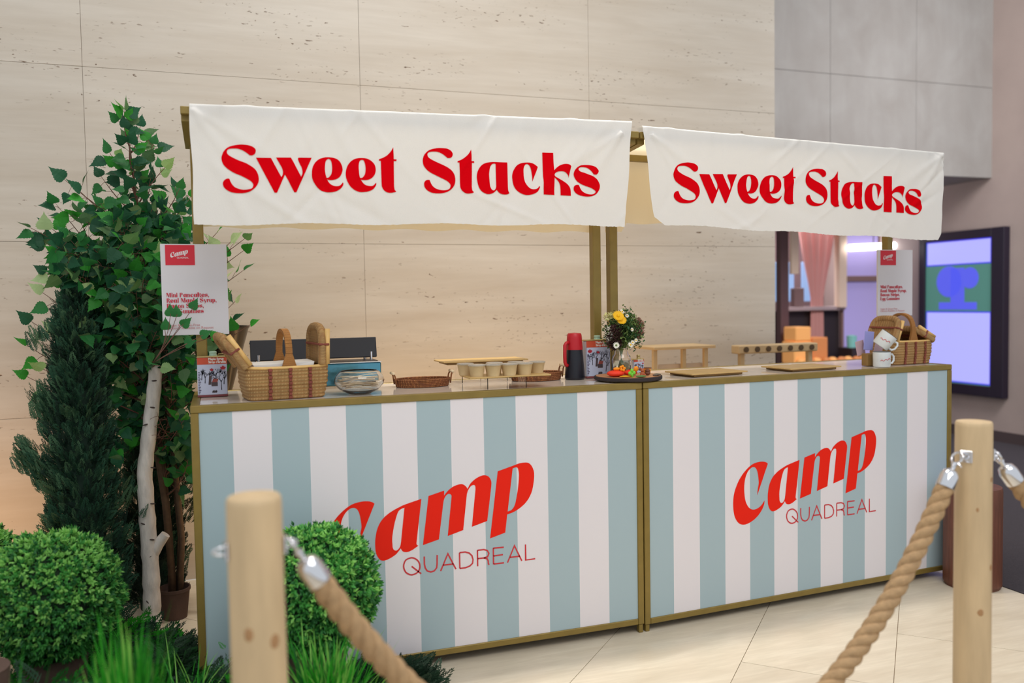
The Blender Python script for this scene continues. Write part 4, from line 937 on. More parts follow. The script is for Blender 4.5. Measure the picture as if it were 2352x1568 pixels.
def can(label, loc, w, h, d, cap=True, group='maple syrup cans', small=False):
    r = empty('syrup_can', loc, 0, label, 'can', group)
    b = MB(); b.cbox(-w/2, w/2, -d/2, d/2, .004, h-.004, .005); b.build('can_body', M['canside'], r)
    b = MB(); b.cbox(-w/2-.001, w/2+.001, -d/2-.001, d/2+.001, 0, .008, .002); b.build('foot_band', M['canfoot'], r)
    b = MB(); b.cbox(-w/2-.001, w/2+.001, -d/2-.001, d/2+.001, h-.006, h, .002); b.build('top_rim', M['tin'], r)
    y = -d/2-.0004
    b = MB(); b.box(-w/2+.0006, w/2-.0006, y-.0006, y+.002, h*.80, h-.006); b.build('orange_band', M['canband'], r)
    b = MB(); b.box(-w/2+.002, w/2-.002, y-.0002, y+.002, .010, h*.795); pic = b.build('snow_picture', M['snow'], r); pic['label'] = 'printed snowy sugar bush scene'
    R1 = random.Random(int(w*1e4)); t = MB(); yy = y-.0005
    def limb(x, z, a, L, th, dep):
        x2, z2 = x+L*sin(a), z+L*cos(a)
        nx, nz = cos(a)*th/2, -sin(a)*th/2
        t.add([(x-nx, yy, z-nz), (x+nx, yy, z+nz), (x2+nx*.5, yy, z2+nz*.5), (x2-nx*.5, yy, z2-nz*.5)], [(0, 1, 2, 3), (3, 2, 1, 0)])
        if dep:
            for q in range(3): limb(x+(x2-x)*R1.uniform(.5, 1), z+(z2-z)*R1.uniform(.5, 1), a+R1.uniform(-.8, .8), L*R1.uniform(.5, .75), th*.62, dep-1)
    def clampx(): 
        for i, v in enumerate(t.v): t.v[i] = (max(-w/2+.003, min(w/2-.003, v[0])), v[1], max(.012, min(h*.785, v[2])))
    for x, z, L in ((.30, .16, .24), (.38, .3, .2), (-.25, .34, .16), (-.1, .4, .15), (-.36, .42, .13), (.12, .42, .14)):
        limb(x*w, z*h, R1.uniform(-.1, .1), L*h, w*.026, 4)
    clampx(); t.build('tree_print', M['treeprint'], pic)
    c = MB()
    def quad(x0, z0, x1, z1, mi, sk=0): c.add([(x0*w, yy-.0003, z0*h), (x1*w, yy-.0003, z0*h), ((x1+sk)*w, yy-.0003, z1*h), ((x0+sk)*w, yy-.0003, z1*h)], [(0, 1, 2, 3)], mi)
    quad(-.04, .26, .17, .36, 1); quad(-.02, .36, .16, .44, 0, .04); quad(.04, .44, .1, .47, 1); quad(-.14, .3, -.05, .52, 1, .03)
    for i in range(9): quad(-.02+i*.018, .1+.004*(i % 3), .004+i*.018, .14+.012*((i*5) % 3), 1)
    c.build('cabin_print', [M['cabin'], M['cabind']], pic)
    T = lambda cx, cz, s_: (lambda x, z: (cx+x*s_, y-.0012, cz+z*s_))
    outline_mesh('maple_leaf', [LEAF], M['leafred'], r, T(-w*.02 if not small else -w*.1, h*.66, w*.075))
    outline_mesh('maple_leaf', [LEAF], M['leafred'], r, T(w*.36 if w < .107 else -w*.36, h*.69, w*.11))
    text_mesh('can_lettering', "Maple Syrup\nSirop d'érable", h*.078, M['paper'], r, upright(-w*.12, y-.0012, h*.902), offset=.0004, line=.95, sx=.92)
    if w > .09:
        q = MB()
        for i in range(14): q.box(-w*.47, -w*.47+w*.09*(.5+.5*((i*7) % 5)/4), y-.0008, y, h*(.08+i*.04), h*(.08+i*.04+.022))
        q.build('side_print', M['treeprint'], r)
    b = MB(); cr = .0125*(w/.105)**.6
    b.lathe([(cr*1.1, h), (cr*1.1, h+.004), (cr, h+.005), (cr, h+.008), (cr*1.06, h+.009), (cr*1.06, h+.015), (cr*.9, h+.017), (1e-5, h+.017)], 20, 0, Matrix.Translation((.004, 0, 0)))
    b.build('screw_cap', M['mint'] if cap else M['tin'], r, 40)
    if not small:
        b = MB(); b.tube([(w*.2, 0, h), (w*.22, 0, h+.006), (w*.42, 0, h+.006), (w*.44, 0, h)], .002, 6); b.build('carry_handle', M['tin'], r, True)
    return r
can('tall maple syrup tin beside the left wicker basket', (.0665, .300, CH), .105, .152, .04)
can('maple syrup tin standing between red thermos and flower jar', (1.6415, .3045, CH), .114, .166, .044)
can('small maple syrup tin behind the round slice board', (1.862, .345, CH), .052, .072, .026, False, small=True)

# pancake griddle with black hood
M['tealsteel'] = mat('teal_reflect_steel', srgb(92, 150, 168), .14, .9, bump=.6, bscale=9)  # bluish reflection of the surroundings is put into the steel's base colour
M['blackhood'] = mat('black_hood', srgb(34, 34, 40), .55)
g_ = empty('warming_griddle', (.45, .44, CH), 0, 'low steel warmer with long black hood behind basket and bowl', 'food warmer')
b = MB(); b.cbox(-.262, .262, -.075, .07, .012, .1, .004); b.build('steel_body', M['tealsteel'], g_)
b = MB(); b.cbox(-.264, .264, -.077, .072, .1, .104, .001); b.build('top_edge', M['chrome'], g_)
b = MB(); b.cbox(-.25, .25, -.07, .06, .104, .107, .001); b.build('griddle_plate', mat('griddle_plate', srgb(70, 62, 58), .4, .6), g_)
for x, y in ((-.24, -.06), (.24, -.06), (-.24, .055), (.24, .055)):
    b = MB(); b.lathe([(.009, 0), (.009, .012)], 12, 0, Matrix.Translation((x, y, 0))); b.build('foot', M['blackhood'], g_)
for x, y in ((-.21, .0), (.235, .0), (-.225, .04), (.215, .04), (.03, .04)):
    b = MB(); b.lathe([(.0062, .107), (.0062, .14)], 12, 0, Matrix.Translation((x, y, 0))); b.build('hood_rod', M['chrome'], g_, 40)
T = Matrix.Translation((.008, -.005, .118)) @ Matrix.Rotation(radians(-12), 4, 'X')
b = MB(); b.cbox(-.25, .25, 0, .012, 0, .083, .002, 0, T); b.build('black_hood', M['blackhood'], g_)
b = MB(); b.cbox(-.25, .25, .0, .09, .062, .07, .002, 0, Matrix.Translation((.008, .01, .118))); b.build('hood_top', M['blackhood'], g_)
b = MB(); b.tube([(-.262, .0, .128), (-.252, 0, .128)], .004, 8); b.build('knob', M['chrome'], g_)

# glass bowl of wooden cutlery
gb = empty('glass_bowl', (.585, .125, CH), 0, 'round clear glass bowl filled with wooden cutlery', 'bowl')
b = MB()
b.lathe([(1e-5, .0), (.040, .0), (.046, .004), (.075, .020), (.090, .038), (.0935, .052), (.088, .070), (.074, .084), (.066, .088), (.0645, .0865), (.072, .081), (.0855, .068), (.0905, .052), (.087, .040), (.072, .0235), (.044, .008), (1e-5, .006)], 40)
b.build('bowl', M['glass'], gb, True)
M['birchwood'] = mat('pale_wood', srgb(236, 214, 178), .6, var=.08, vscale=20, stretch=(1, 1, 6))
R3 = random.Random(4)
for i in range(26):
    a = R3.uniform(-.5, .5)+(pi if i % 3 == 0 else 0); x, y = R3.uniform(-.012, .012), R3.uniform(-.03, .03)
    z = .018+i*.0019
    rr = .086*math.sqrt(max(.05, 1-((z-.05)/.055)**2)); L = min(.14, 2*math.sqrt(max(rr*rr-y*y, .001))-.018)
    b = MB(); pts = []
    for k in range(9):
        t = k/8; wd = .0035+(.0035*sin(pi*min(1, (t-.62)/.38)) if t > .62 else .0015*(1-t))
        pts.append((t*L-L/2, wd, .0025*sin(t*pi)))
    b.add([(x_, w_, z_) for x_, w_, z_ in pts]+[(x_, -w_, z_) for x_, w_, z_ in pts]+[(x_, w_, z_+.0014) for x_, w_, z_ in pts]+[(x_, -w_, z_+.0014) for x_, w_, z_ in pts],
          [(k, k+1, 9+k+1, 9+k) for k in range(8)]+[(18+k, 27+k, 27+k+1, 18+k+1) for k in range(8)]+[(k, 18+k, 18+k+1, k+1) for k in range(8)]+[(9+k, 9+k+1, 27+k+1, 27+k) for k in range(8)]+[(0, 9, 27, 18), (8, 26, 35, 17)])
    o = b.build('wooden_spoon', M['birchwood']); o.location = (.585+x, .125+y*.6, CH+z); o.rotation_euler = (R3.uniform(-.1, .1), R3.uniform(-.12, .12), a)
    tag(o, 'pale wooden spoon lying in the glass bowl', 'spoon', 'wooden spoons in the glass bowl')

# rattan trays
M['rattan'] = wave_mat('rattan', srgb(120, 66, 32), srgb(200, 134, 82), 55, 'X', bump=.9, dist=.3, scale2=55, dir2='Y')
def rattan(label, loc, rz, rx, ry, h, hand):
    r = empty('rattan_tray', loc, rz, label, 'tray', 'oval rattan trays')
    b = MB()
    rows = 5
    for k in range(rows):
        z = (k+.5)*h/rows; s_ = .94+.06*k/(rows-1)
        b.tube([((rx*s_)*cos(2*pi*i/48), (ry*s_)*sin(2*pi*i/48), z) for i in range(49)], h/rows*.58, 8)
    b.build('coiled_wall', M['rattan'], r, True)
    b = MB(); b.lathe([(1e-5, .002), (rx*.94, .002), (rx*.94, .006), (1e-5, .006)], 40, 0, None, 1, ry/rx); b.build('tray_base', M['rattan'], r, True)
    for s_ in hand:
        hx = s_*(rx-.002)
        b = MB()
        for yy in (-.022, .022): b.tube([(hx, yy*1.15, h*.3), (hx+s_*.006, yy, h+.012), (hx+s_*.012, yy*.9, h+.024)], .0032, 6)
        ho = b.build('handle_loop', M['rattan'], r, True)
        b = MB(); b.tube([(hx+s_*.012, -.027, h+.024), (hx+s_*.012, .027, h+.024)], .0058, 10); b.build('handle_grip', M['birchwood'], ho, True)
    return r
rattan('empty oval rattan tray between glass bowl and paper cups', (.868, .308, CH), .0, .112, .075, .032, (-1, 1))
rattan('oval rattan tray half hidden by paper cups, left of thermos', (1.372, .335, CH), .0, .112, .078, .034, (-1, 1))

# boards, risers, paper cups
M['bamboo'] = mat('bamboo_board', srgb(196, 162, 104), .5, var=.12, vscale=14, stretch=(1, 8, 1), bump=.1, bscale=200)
M['bamboodark'] = mat('bamboo_edge', srgb(140, 108, 60), .6)
def board(label, loc, rz, a, d, base=True, grp='thin wooden serving boards'):
    r = empty('serving_board', loc, rz, label, 'board', grp)
    z = 0
    if base:
        b = MB(); b.cbox(-a/2+.02, a/2-.02, -d/2+.012, d/2-.012, 0, .009, .001); b.build('board_base', M['bamboodark'], r); z = .009
    b = MB(); b.cbox(-a/2, a/2, -d/2, d/2, z, z+.006, .0015); b.build('board_top', M['bamboo'], r)
    return r
board('thin wooden serving board right of the round slice board', R2(.42, .185), DL+.05, .30, .20)
board('thin wooden serving board left of the white mugs', R2(.94, .175), DL+.03, .30, .20)
def riser(label, loc, w, d, h):
    r = empty('acrylic_riser', loc, 0, label, 'riser', 'clear acrylic risers')
    t = .003
    for x in (-w/2, w/2-t):
        b = MB(); b.box(x, x+t, -d/2, d/2, 0, h-t); b.build('riser_side', M['acrylic'], r)
    b = MB(); b.box(-w/2, w/2, -d/2, d/2, h-t, h); b.build('riser_top', M['acrylic'], r)
riser('clear acrylic riser under the board of paper cups', (1.14, .085, CH), .16, .09, .045)
riser('taller clear acrylic riser under the rear empty board', (1.145, .40, CH), .2, .11, .078)
board('wooden board carrying the covered paper cups on low riser', (1.15, .088, CH+.045), -.02, .33, .145, False)
board('empty wooden board raised behind the paper cups', (1.145, .40, CH+.078), .0, .37, .17)
M['kraft'] = mat('kraft_cup', srgb(206, 180, 136), .75, var=.05, vscale=30)
M['lid'] = mat('clear_lid', srgb(235, 232, 225), .15, trans=.75, ior=1.2)
cup_proto = None
for i, (x, y) in enumerate(((1.001, .135), (1.022, .050), (1.085, .042), (1.150, .040), (1.215, .048), (1.285, .095), (1.205, .118), (1.115, .118))):
    lab = ['leftmost lidded kraft paper cup, at the back corner', 'front row lidded kraft cup, nearest the left', 'front row lidded kraft cup, second from left', 'front row lidded kraft cup, third from left', 'front row lidded kraft cup, fourth from left',
           'rightmost lidded kraft paper cup, greyer in shade', 'back row lidded kraft cup, hidden right of centre', 'back row lidded kraft cup, hidden left of centre'][i]
    if cup_proto is None:
        cup_proto = c = empty('paper_cup', (x, y, CH+.051), 0, lab, 'cup', 'kraft paper cups on the board')
        b = MB(); b.lathe([(1e-5, .001), (.0238, .001), (.0245, 0), (.0312, .040), (.0325, .041), (.0325, .043), (.0305, .043), (.0232, .004), (1e-5, .004)], 28); b.build('cup', M['kraft'], c, 50)
        b = MB(); b.lathe([(.0335, .0405), (.0342, .043), (.0335, .0455), (.030, .047), (1e-5, .0485)], 28); b.build('clear_lid', M['lid'], c, 50)
    else:
        c = copy_tree(cup_proto); c.location = (x, y, CH+.051); c['label'] = lab
# thermos
M['redplastic'] = mat('red_plastic', srgb(186, 26, 38), .4)
M['blackplastic'] = mat('black_plastic', srgb(22, 24, 34), .35)
t_ = empty('thermos_jug', (1.530, .285, CH), 0, 'black thermos jug with red cap and red side handle', 'thermos')
b = MB(); b.lathe([(1e-5, 0), (.041, 0), (.043, .004), (.043, .01), (.0345, .125), (.034, .128), (1e-5, .128)], 32); b.build('jug_body', M['blackplastic'], t_, 40)
b = MB(); b.lathe([(.0352, .126), (.0355, .13), (.0325, .175), (.031, .19), (.027, .196), (1e-5, .199)], 32); b.build('red_cap', M['redplastic'], t_, 40)
b = MB()
T = Matrix.Rotation(radians(200), 4, 'Z')
P = [(.031, 0, .158), (.048, 0, .156), (.056, 0, .146), (.057, 0, .10), (.056, 0, .075), (.050, 0, .062), (.041, 0, .06)]
b.tube([T @ Vector(p) for p in P], .0075, 8); b.build('red_handle', M['redplastic'], t_, True)

# round wood slice with candies
M['bark'] = mat('dark_bark', srgb(50, 42, 44), .8, bump=.5, bscale=80)
M['slice'] = mat('slice_top', srgb(196, 140, 94), .5, var=.2, vscale=9, stretch=(1, 4, 1))
rb = empty('round_board', (1.705, .130, CH), 0, 'thick round wooden slice board with dark bark edge', 'board')
b = MB(); b.lathe([(1e-5, 0), (.12, 0), (.12, .004), (1e-5, .004)], 40); b.build('base_ring', M['bamboodark'], rb)
b = MB(); b.lathe([(1e-5, .004), (.138, .004), (.1415, .007), (.1415, .0175), (.139, .0195), (.134, .0195)], 56, 0); b.build('bark_edge', M['bark'], rb, 40)
b = MB(); b.lathe([(.1345, .0197), (1e-5, .0205)], 56); b.build('board_top', M['slice'], rb)
ZB = CH+.0205
def candy(name, label, mcol, loc, parts, rz=0, tilt=0):
    b = MB()
    for p in parts: b.ball(p[0], p[1], 12, 8, 0, p[2])
    o = b.build(name, mcol, None, True); o.location = loc; o.rotation_euler = (tilt, 0, rz); tag(o, label, 'candy')
    return o
cm = {k: mat(k+'_candy', c, .55, bump=.35, bscale=300, sss=0) for k, c in dict(red=srgb(240, 58, 30), orange=srgb(246, 150, 24), green=srgb(122, 206, 60), brown=srgb(110, 66, 46), bear=srgb(176, 92, 56), moss=srgb(96, 132, 72), yellow=srgb(232, 176, 30), grey=srgb(104, 94, 82)).items()}
candy('red_candy', 'large puffy red oval candy at the left of round board', cm['red'], (1.628, .090, ZB+.0135), [((0, 0, 0), .034, (1.12, .9, .40))])
candy('red_candy', 'smaller red oval candy behind the green clover candy', cm['red'], (1.702, .105, ZB+.0125), [((0, 0, 0), .031, (1.0, .8, .4))])
candy('yellow_candy', 'flat yellow disc candy under the red ovals', cm['yellow'], (1.655, .048, ZB+.0035), [((0, 0, 0), .026, (1.2, .6, .13))])
candy('orange_candy', 'orange finger candy on top of left red oval', cm['orange'], (1.632, .088, ZB+.032), [((0, 0, 0), .011, (1.5, .8, .6))])
candy('flower_candy', 'orange looped flower candy on top of red oval', cm['orange'], (1.655, .080, ZB+.034), [((0.008*cos(a), .004*sin(a), .008*sin(a)), .0062, (1, 1, 1)) for a in (0, 1.26, 2.5, 3.77, 5.0)])
candy('clover_candy', 'bright green clover candy leaning at board front', cm['green'], (1.672, .030, ZB+.016), [((0, 0, .012), .0075, (1, .6, 1)), ((-.009, 0, .001), .008, (1, .6, 1)), ((.009, 0, .002), .008, (1, .6, 1)), ((0, 0, -.004), .0075, (1, .6, 1)), ((.002, 0, -.010), .0055, (1, .6, 1))])
candy('disc_candy', 'upright round orange disc candy', cm['orange'], (1.714, .075, ZB+.030), [((0, 0, 0), .0115, (1, .5, 1))])
candy('bear_candy', 'little brown bear candy sitting by orange disc', cm['bear'], (1.730, .050, ZB+.010), [((0, 0, 0), .010, (1, .8, 1)), ((0, 0, .014), .0085, (1, .9, .9)), ((-.006, 0, .021), .0035, (1, 1, 1)), ((.006, 0, .021), .0035, (1, 1, 1)), ((-.008, -.005, -.004), .005, (1, 1.2, 1)), ((.008, -.005, -.004), .005, (1, 1.2, 1))])
candy('barrel_candy', 'dark brown barrel candy beside the bear candy', cm['brown'], (1.762, .066, ZB+.015), [((0, 0, -.004), .012, (1, 1, .8)), ((0, 0, .006), .011, (1, 1, .7))])
candy('mint_candy', 'flat moss green oval candy at board front', cm['moss'], (1.703, .012, ZB+.0045), [((0, 0, 0), .02, (1.2, .7, .22))])
for i, (x, y, s_) in enumerate(((1.782, .040, 1), (1.797, .050, 1.2), (1.812, .062, .9))):
    o = candy('pebble_candy', ['left pebble candy at the board right edge', 'middle and largest grey pebble candy', 'right pebble candy at the board edge'][i], cm['grey'], (x, y, ZB+.004*s_), [((0, 0, 0), .008*s_, (1.3, 1, .5))])
    o['group'] = 'grey pebble candies'
tb = empty('orange_tub', R2(.205, .33), 0, 'small orange tub right of the little syrup tin', 'tub')
b = MB(); b.lathe([(1e-5, 0), (.016, 0), (.018, .026), (.0165, .027), (.0145, .003), (1e-5, .003)], 20); b.build('tub_body', cm['orange'], tb, 40)
b = MB(); b.lathe([(.0184, .0265), (.0186, .030), (1e-5, .0315)], 20); b.build('tub_lid', cm['brown'], tb, 40)

# jar with bouquet
jr = empty('glass_jar', (1.707, .195, ZB), 0, 'clear glass mason jar holding the wildflowers', 'jar')
b = MB(); b.lathe([(1e-5, 0), (.036, 0), (.040, .004), (.041, .06), (.038, .075), (.0295, .086), (.029, .108), (.031, .110), (.029, .112), (.0265, .110), (.0268, .085), (.036, .072), (.0385, .06), (.0375, .005), (1e-5, .004)], 32)
b.build('jar_body', M['glass'], jr, True)
b = MB(); b.lathe([(1e-5, .0045), (.037, .0055), (.038, .058), (1e-5, .058)], 24); b.build('jar_water', mat('jar_water', srgb(225, 232, 220), 0, trans=1, ior=1.33), jr, True)
bq = empty('flower_bouquet', (1.707, .195, ZB+.008), 0, 'wildflower bouquet of daisies, one yellow bloom and greenery', 'flowers')
R4 = random.Random(12)
def leafq(b, p, d, L, w, up=Vector((0, 0, 1)), mi=0, fold=.25):
    d = d.normalized(); s_ = d.cross(up)
    s_ = s_.normalized() if s_.length > 1e-4 else Vector((1, 0, 0)); n = s_.cross(d)
    a = p; m_ = p+d*L*.45-n*w*fold; t = p+d*L
    b.add([a, m_+s_*w/2+n*w*fold, t, m_-s_*w/2+n*w*fold, m_], [(0, 1, 4), (1, 2, 4), (2, 3, 4), (3, 0, 4)], mi)
st = MB(); gr = MB()
for k in range(70):
    a = R4.uniform(0, 2*pi); sp = R4.uniform(.1, 1)
    top = Vector((.076*sp*cos(a)+.010, .055*sp*sin(a), .140+.105*R4.random()*(1.1-sp*.4)))
    st.tube([(.018*cos(a+pi)*.8, .018*sin(a+pi)*.8, .002), (.008*cos(a), .008*sin(a), .095), tuple(top*.8+Vector((0, 0, .02))), tuple(top)], .0011, 5, 0)
    for q in range(26):
        p = top+Vector((R4.gauss(0, .013), R4.gauss(0, .011), R4.gauss(-.012, .018)))
        leafq(gr, p, Vector((R4.uniform(-1, 1), R4.uniform(-1, 1), R4.uniform(-.4, 1))), R4.uniform(.010, .022), R4.uniform(.006, .012), mi=0 if R4.random() < .6 else 1)
M['flgreen'] = mat('bouquet_green', srgb(52, 92, 48), .6); M['flgreen2'] = mat('bouquet_light_green', srgb(110, 136, 70), .6)
st.build('stems', M['flgreen2'], bq, True); o = gr.build('greenery', [M['flgreen'], M['flgreen2']], bq); o['kind'] = 'stuff'
M['plum'] = mat('plum_flower', srgb(74, 46, 42), .8); M['dusty'] = mat('dusty_pink_flower', srgb(168, 122, 104), .8)
M['petalw'] = mat('white_petal', srgb(236, 232, 216), .6); M['petaly'] = mat('yellow_petal', srgb(240, 186, 12), .6); M['cream'] = mat('cream_petal', srgb(226, 222, 164), .6)
def cluster(name, c, r, n, m_, sz):
    b = MB()
    for k in range(n):
        v = Vector((R4.gauss(0, 1), R4.gauss(0, 1), R4.gauss(0, 1))).normalized()*R4.uniform(.5, 1)
        p = Vector(c)+Vector((v.x*r[0], v.y*r[1], v.z*r[2]))
        leafq(b, p, v+Vector((R4.uniform(-.6, .6),)*3), sz*R4.uniform(.7, 1.3), sz*.8)
    return b.build(name, m_, bq)
o = cluster('plum_flower_mass', (-.040, -.02, .150), (.036, .03, .052), 1500, M['plum'], .009); o['kind'] = 'stuff'
o = cluster('dusty_flower_mass', (.074, -.01, .185), (.028, .025, .045), 900, M['dusty'], .008); o['kind'] = 'stuff'
o = cluster('seed_flower_mass', (.035, .0, .215), (.045, .03, .032), 700, M['flgreen2'], .008); o['kind'] = 'stuff'
o = cluster('small_white_flower_mass', (-.066, -.02, .165), (.018, .02, .035), 170, M['petalw'], .007); o['kind'] = 'stuff'
o = cluster('cream_flower', (-.072, -.01, .238), (.012, .010, .012), 60, M['cream'], .010)
o = cluster('cream_flower', (-.052, -.01, .243), (.012, .010, .010), 60, M['cream'], .010)
def daisy(c, r, n, pm, cmat, face, name='daisy', wd=.42):
    b = MB(); f = Vector(face).normalized(); u = f.orthogonal().normalized(); w_ = f.cross(u)
    for k in range(n):
        a = 2*pi*k/n; d = u*cos(a)+w_*sin(a)
        leafq(b, Vector(c)+d*r*.2, d+f*.15, r, r*wd, f, 0, .1)
    b.ball(Vector(c)+f*r*.08, r*.32, 10, 6, 1, (1, 1, 1))
    return b.build(name, [pm, cmat], bq)
daisy((-.050, -.055, .118), .013, 14, M['petalw'], M['flgreen2'], (-.3, -1, .1))
for c, r in (((.012, -.062, .118), .012), ((.024, -.060, .128), .010), ((.040, -.058, .136), .009), ((.020, -.062, .182), .008), ((-.004, -.02, .258), .011), ((.014, -.03, .240), .009)):
    daisy(c, r, 12, M['petalw'], M['petaly'], (R4.uniform(-.4, .4), -1, R4.uniform(.0, .6)))
for c, r in (((-.032, -.04, .240), .022), ((-.020, -.046, .222), .019)):
    daisy(c, r, 22, M['petaly'], M['petaly'], (-.2, -.9, .6), 'yellow_bloom', .5)
b = MB(); b.tube([(-.03, -.05, .15), (-.01, -.052, .150), (.002, -.05, .13), (.006, -.045, .095)], .0014, 5); b.build('curled_stem', M['flgreen2'], bq, True)

# enamel mugs
M['enamel'] = mat('white_enamel', srgb(222, 228, 230), .25)
M['rimgrey'] = mat('grey_rim', srgb(90, 92, 98), .4)
def mug(label, loc, rot, red=True):
    r = empty('enamel_mug', loc, 0, label, 'mug', 'white enamel mugs'); r.rotation_euler = rot
    b = MB(); b.lathe([(1e-5, 0), (.036, 0), (.0385, .003), (.040, .070), (.0385, .070), (.037, .004), (1e-5, .003)], 32); b.build('mug_body', M['enamel'], r, 40)
    b = MB(); b.tube([(.0395*cos(2*pi*i/32), .0395*sin(2*pi*i/32), .0705) for i in range(33)], .0012, 6); b.build('rim', M['rimgrey'], r, True)
    b = MB(); b.tube([(.038, 0, .056), (.052, 0, .058), (.060, 0, .048), (.060, 0, .028), (.052, 0, .016), (.038, 0, .016)], .0048, 8); b.build('handle', M['enamel'], r, True)
    b = MB(); pts = []
    for k in range(18):
        t = k/17; a = radians(-128+70*t); pts.append((.0405*cos(a), .0405*sin(a), .030+.010*t+.0035*sin(t*17)))
    b.tube(pts, .0011, 5); b.build('red_script', M['thinred'], r, True)
    return r
mug('upright white enamel mug at the bottom of its stack', R2(1.335, .078), (0, 0, DL-.25))
m2 = mug('tilted white enamel mug balanced on the upright mug', R2(1.322, .078, CH+.098), (0, radians(38), radians(-35)))
b = MB()
for k, (x, y, z, w_, h_, a, mi) in enumerate(((.0, .03, .02, .055, .09, .1, 0), (.045, .02, .0, .05, .06, .3, 1), (-.02, .05, .0, .05, .07, -.2, 1))):
    b.cbox(x-w_/2, x+w_/2, y, y+.003, z, z+h_, .001, mi, Matrix.Rotation(a, 4, 'Y'))
o = b.build('gift_cards', [mat('lilac_card', srgb(150, 152, 212), .5), mat('pink_card', srgb(190, 160, 168), .5)])
o.location = R2(1.33, .13, CH+.055); tag(o, 'lilac and pink cards standing behind tilted mug', 'cards')
b = MB(); b.cbox(-.03, .03, -.02, .02, 0, .06, .003); o = b.build('card_holder', M['bamboodark']); o.location = R2(1.33, .15, CH); tag(o, 'small brown box holding the cards behind mugs', 'box')

# conical metal planter behind the left counter end
pl = empty('metal_planter', (.09, .90, 0), 0, 'dark tapered metal planter on a stem behind left post', 'planter')
M['darkmetal'] = mat('dark_metal', srgb(70, 66, 62), .25, .9)
b = MB(); b.lathe([(.04, .95), (.048, .98), (.128, 1.262), (.134, 1.27), (.134, 1.276), (.126, 1.276), (.12, 1.25), (.045, .99), (1e-5, .985)], 36); b.build('planter_cone', M['darkmetal'], pl, 40)
b = MB(); b.lathe([(1e-5, 0), (.12, 0), (.12, .01), (.02, .02), (.014, .04), (.014, .94), (.04, .955), (1e-5, .955)], 24); b.build('planter_stem', M['darkmetal'], pl, 40)
# ------------------------------------------------------------------ plants
def leafmat(name, c, back, rough=.5, tr=.25, var=.18):
    m = mat(name, c, rough, spec=.3, randobj=var)
    nt = m.node_tree; N = nt.nodes; L = nt.links
    if back:
        g = N.new('ShaderNodeNewGeometry'); x = N.new('ShaderNodeMix'); x.data_type = 'RGBA'
        L.new(g.outputs['Backfacing'], x.inputs[0])
        src = N['Principled BSDF'].inputs['Base Color'].links[0].from_socket
        L.new(src, x.inputs[6]); x.inputs[7].default_value = back; L.new(x.outputs[2], N['Principled BSDF'].inputs['Base Color'])
    t = N.new('ShaderNodeBsdfTranslucent'); t.inputs[0].default_value = tuple(min(1, v*1.5) for v in c[:3])+(1,)
    mx = N.new('ShaderNodeMixShader'); mx.inputs[0].default_value = tr
    L.new(N['Principled BSDF'].outputs[0], mx.inputs[1]); L.new(t.outputs[0], mx.inputs[2]); L.new(mx.outputs[0], N['Material Output'].inputs[0])
    return m
LM = [leafmat('birch_leaf_dark', srgb(34, 84, 56), srgb(96, 128, 84)), leafmat('birch_leaf_mid', srgb(44, 112, 56), srgb(120, 150, 96)), leafmat('birch_leaf_bright', srgb(52, 140, 46), srgb(170, 196, 130)), leafmat('birch_leaf_pale', srgb(176, 204, 150), srgb(200, 214, 170), tr=.35)]
half = [(0.0, 0.0), (.26, .01), (.40, .10), (.39, .17), (.47, .22), (.42, .30), (.46, .37), (.38, .43), (.38, .51), (.29, .56), (.27, .66), (.18, .72), (.13, .84), (.06, .92), (0, 1.12)]
def leaf_geo():
    vs = [(0, y, -.0) for y in (0.0, .12, .3, .5, .7, .88, 1.12)]; fs = []
    for s_ in (1, -1):
        base = len(vs); n = len(half)
        for x, y in half[1:-1]: vs.append((x*s_, y, .10*x+.03*math.sin(y*6)))
        ids = [0]+[base+i for i in range(n-2)]+[6]
        ys = [h[1] for h in half]
        for i in range(len(ids)-1):
            y0 = ys[i]; y1 = ys[i+1]
            c0 = min(range(7), key=lambda k: abs(vs[k][1]-y0)); c1 = min(range(7), key=lambda k: abs(vs[k][1]-y1))
            a, b = ids[i], ids[i+1]
            q = [a, b, c1, c0]; q2 = []
            for t in q:
                if t not in q2: q2.append(t)
            if len(q2) >= 3: fs.append(tuple(q2 if s_ > 0 else q2[::-1]))
    vs = [(x, y, z-.05*(y-.2)**2*2) for x, y, z in vs]
    return vs, fs
LV, LF = leaf_geo()
leaf_me = []
for m in LM:
    me = bpy.data.meshes.new('leaf'); me.from_pydata(LV, [], LF); me.materials.append(m); me.update(); leaf_me.append(me)

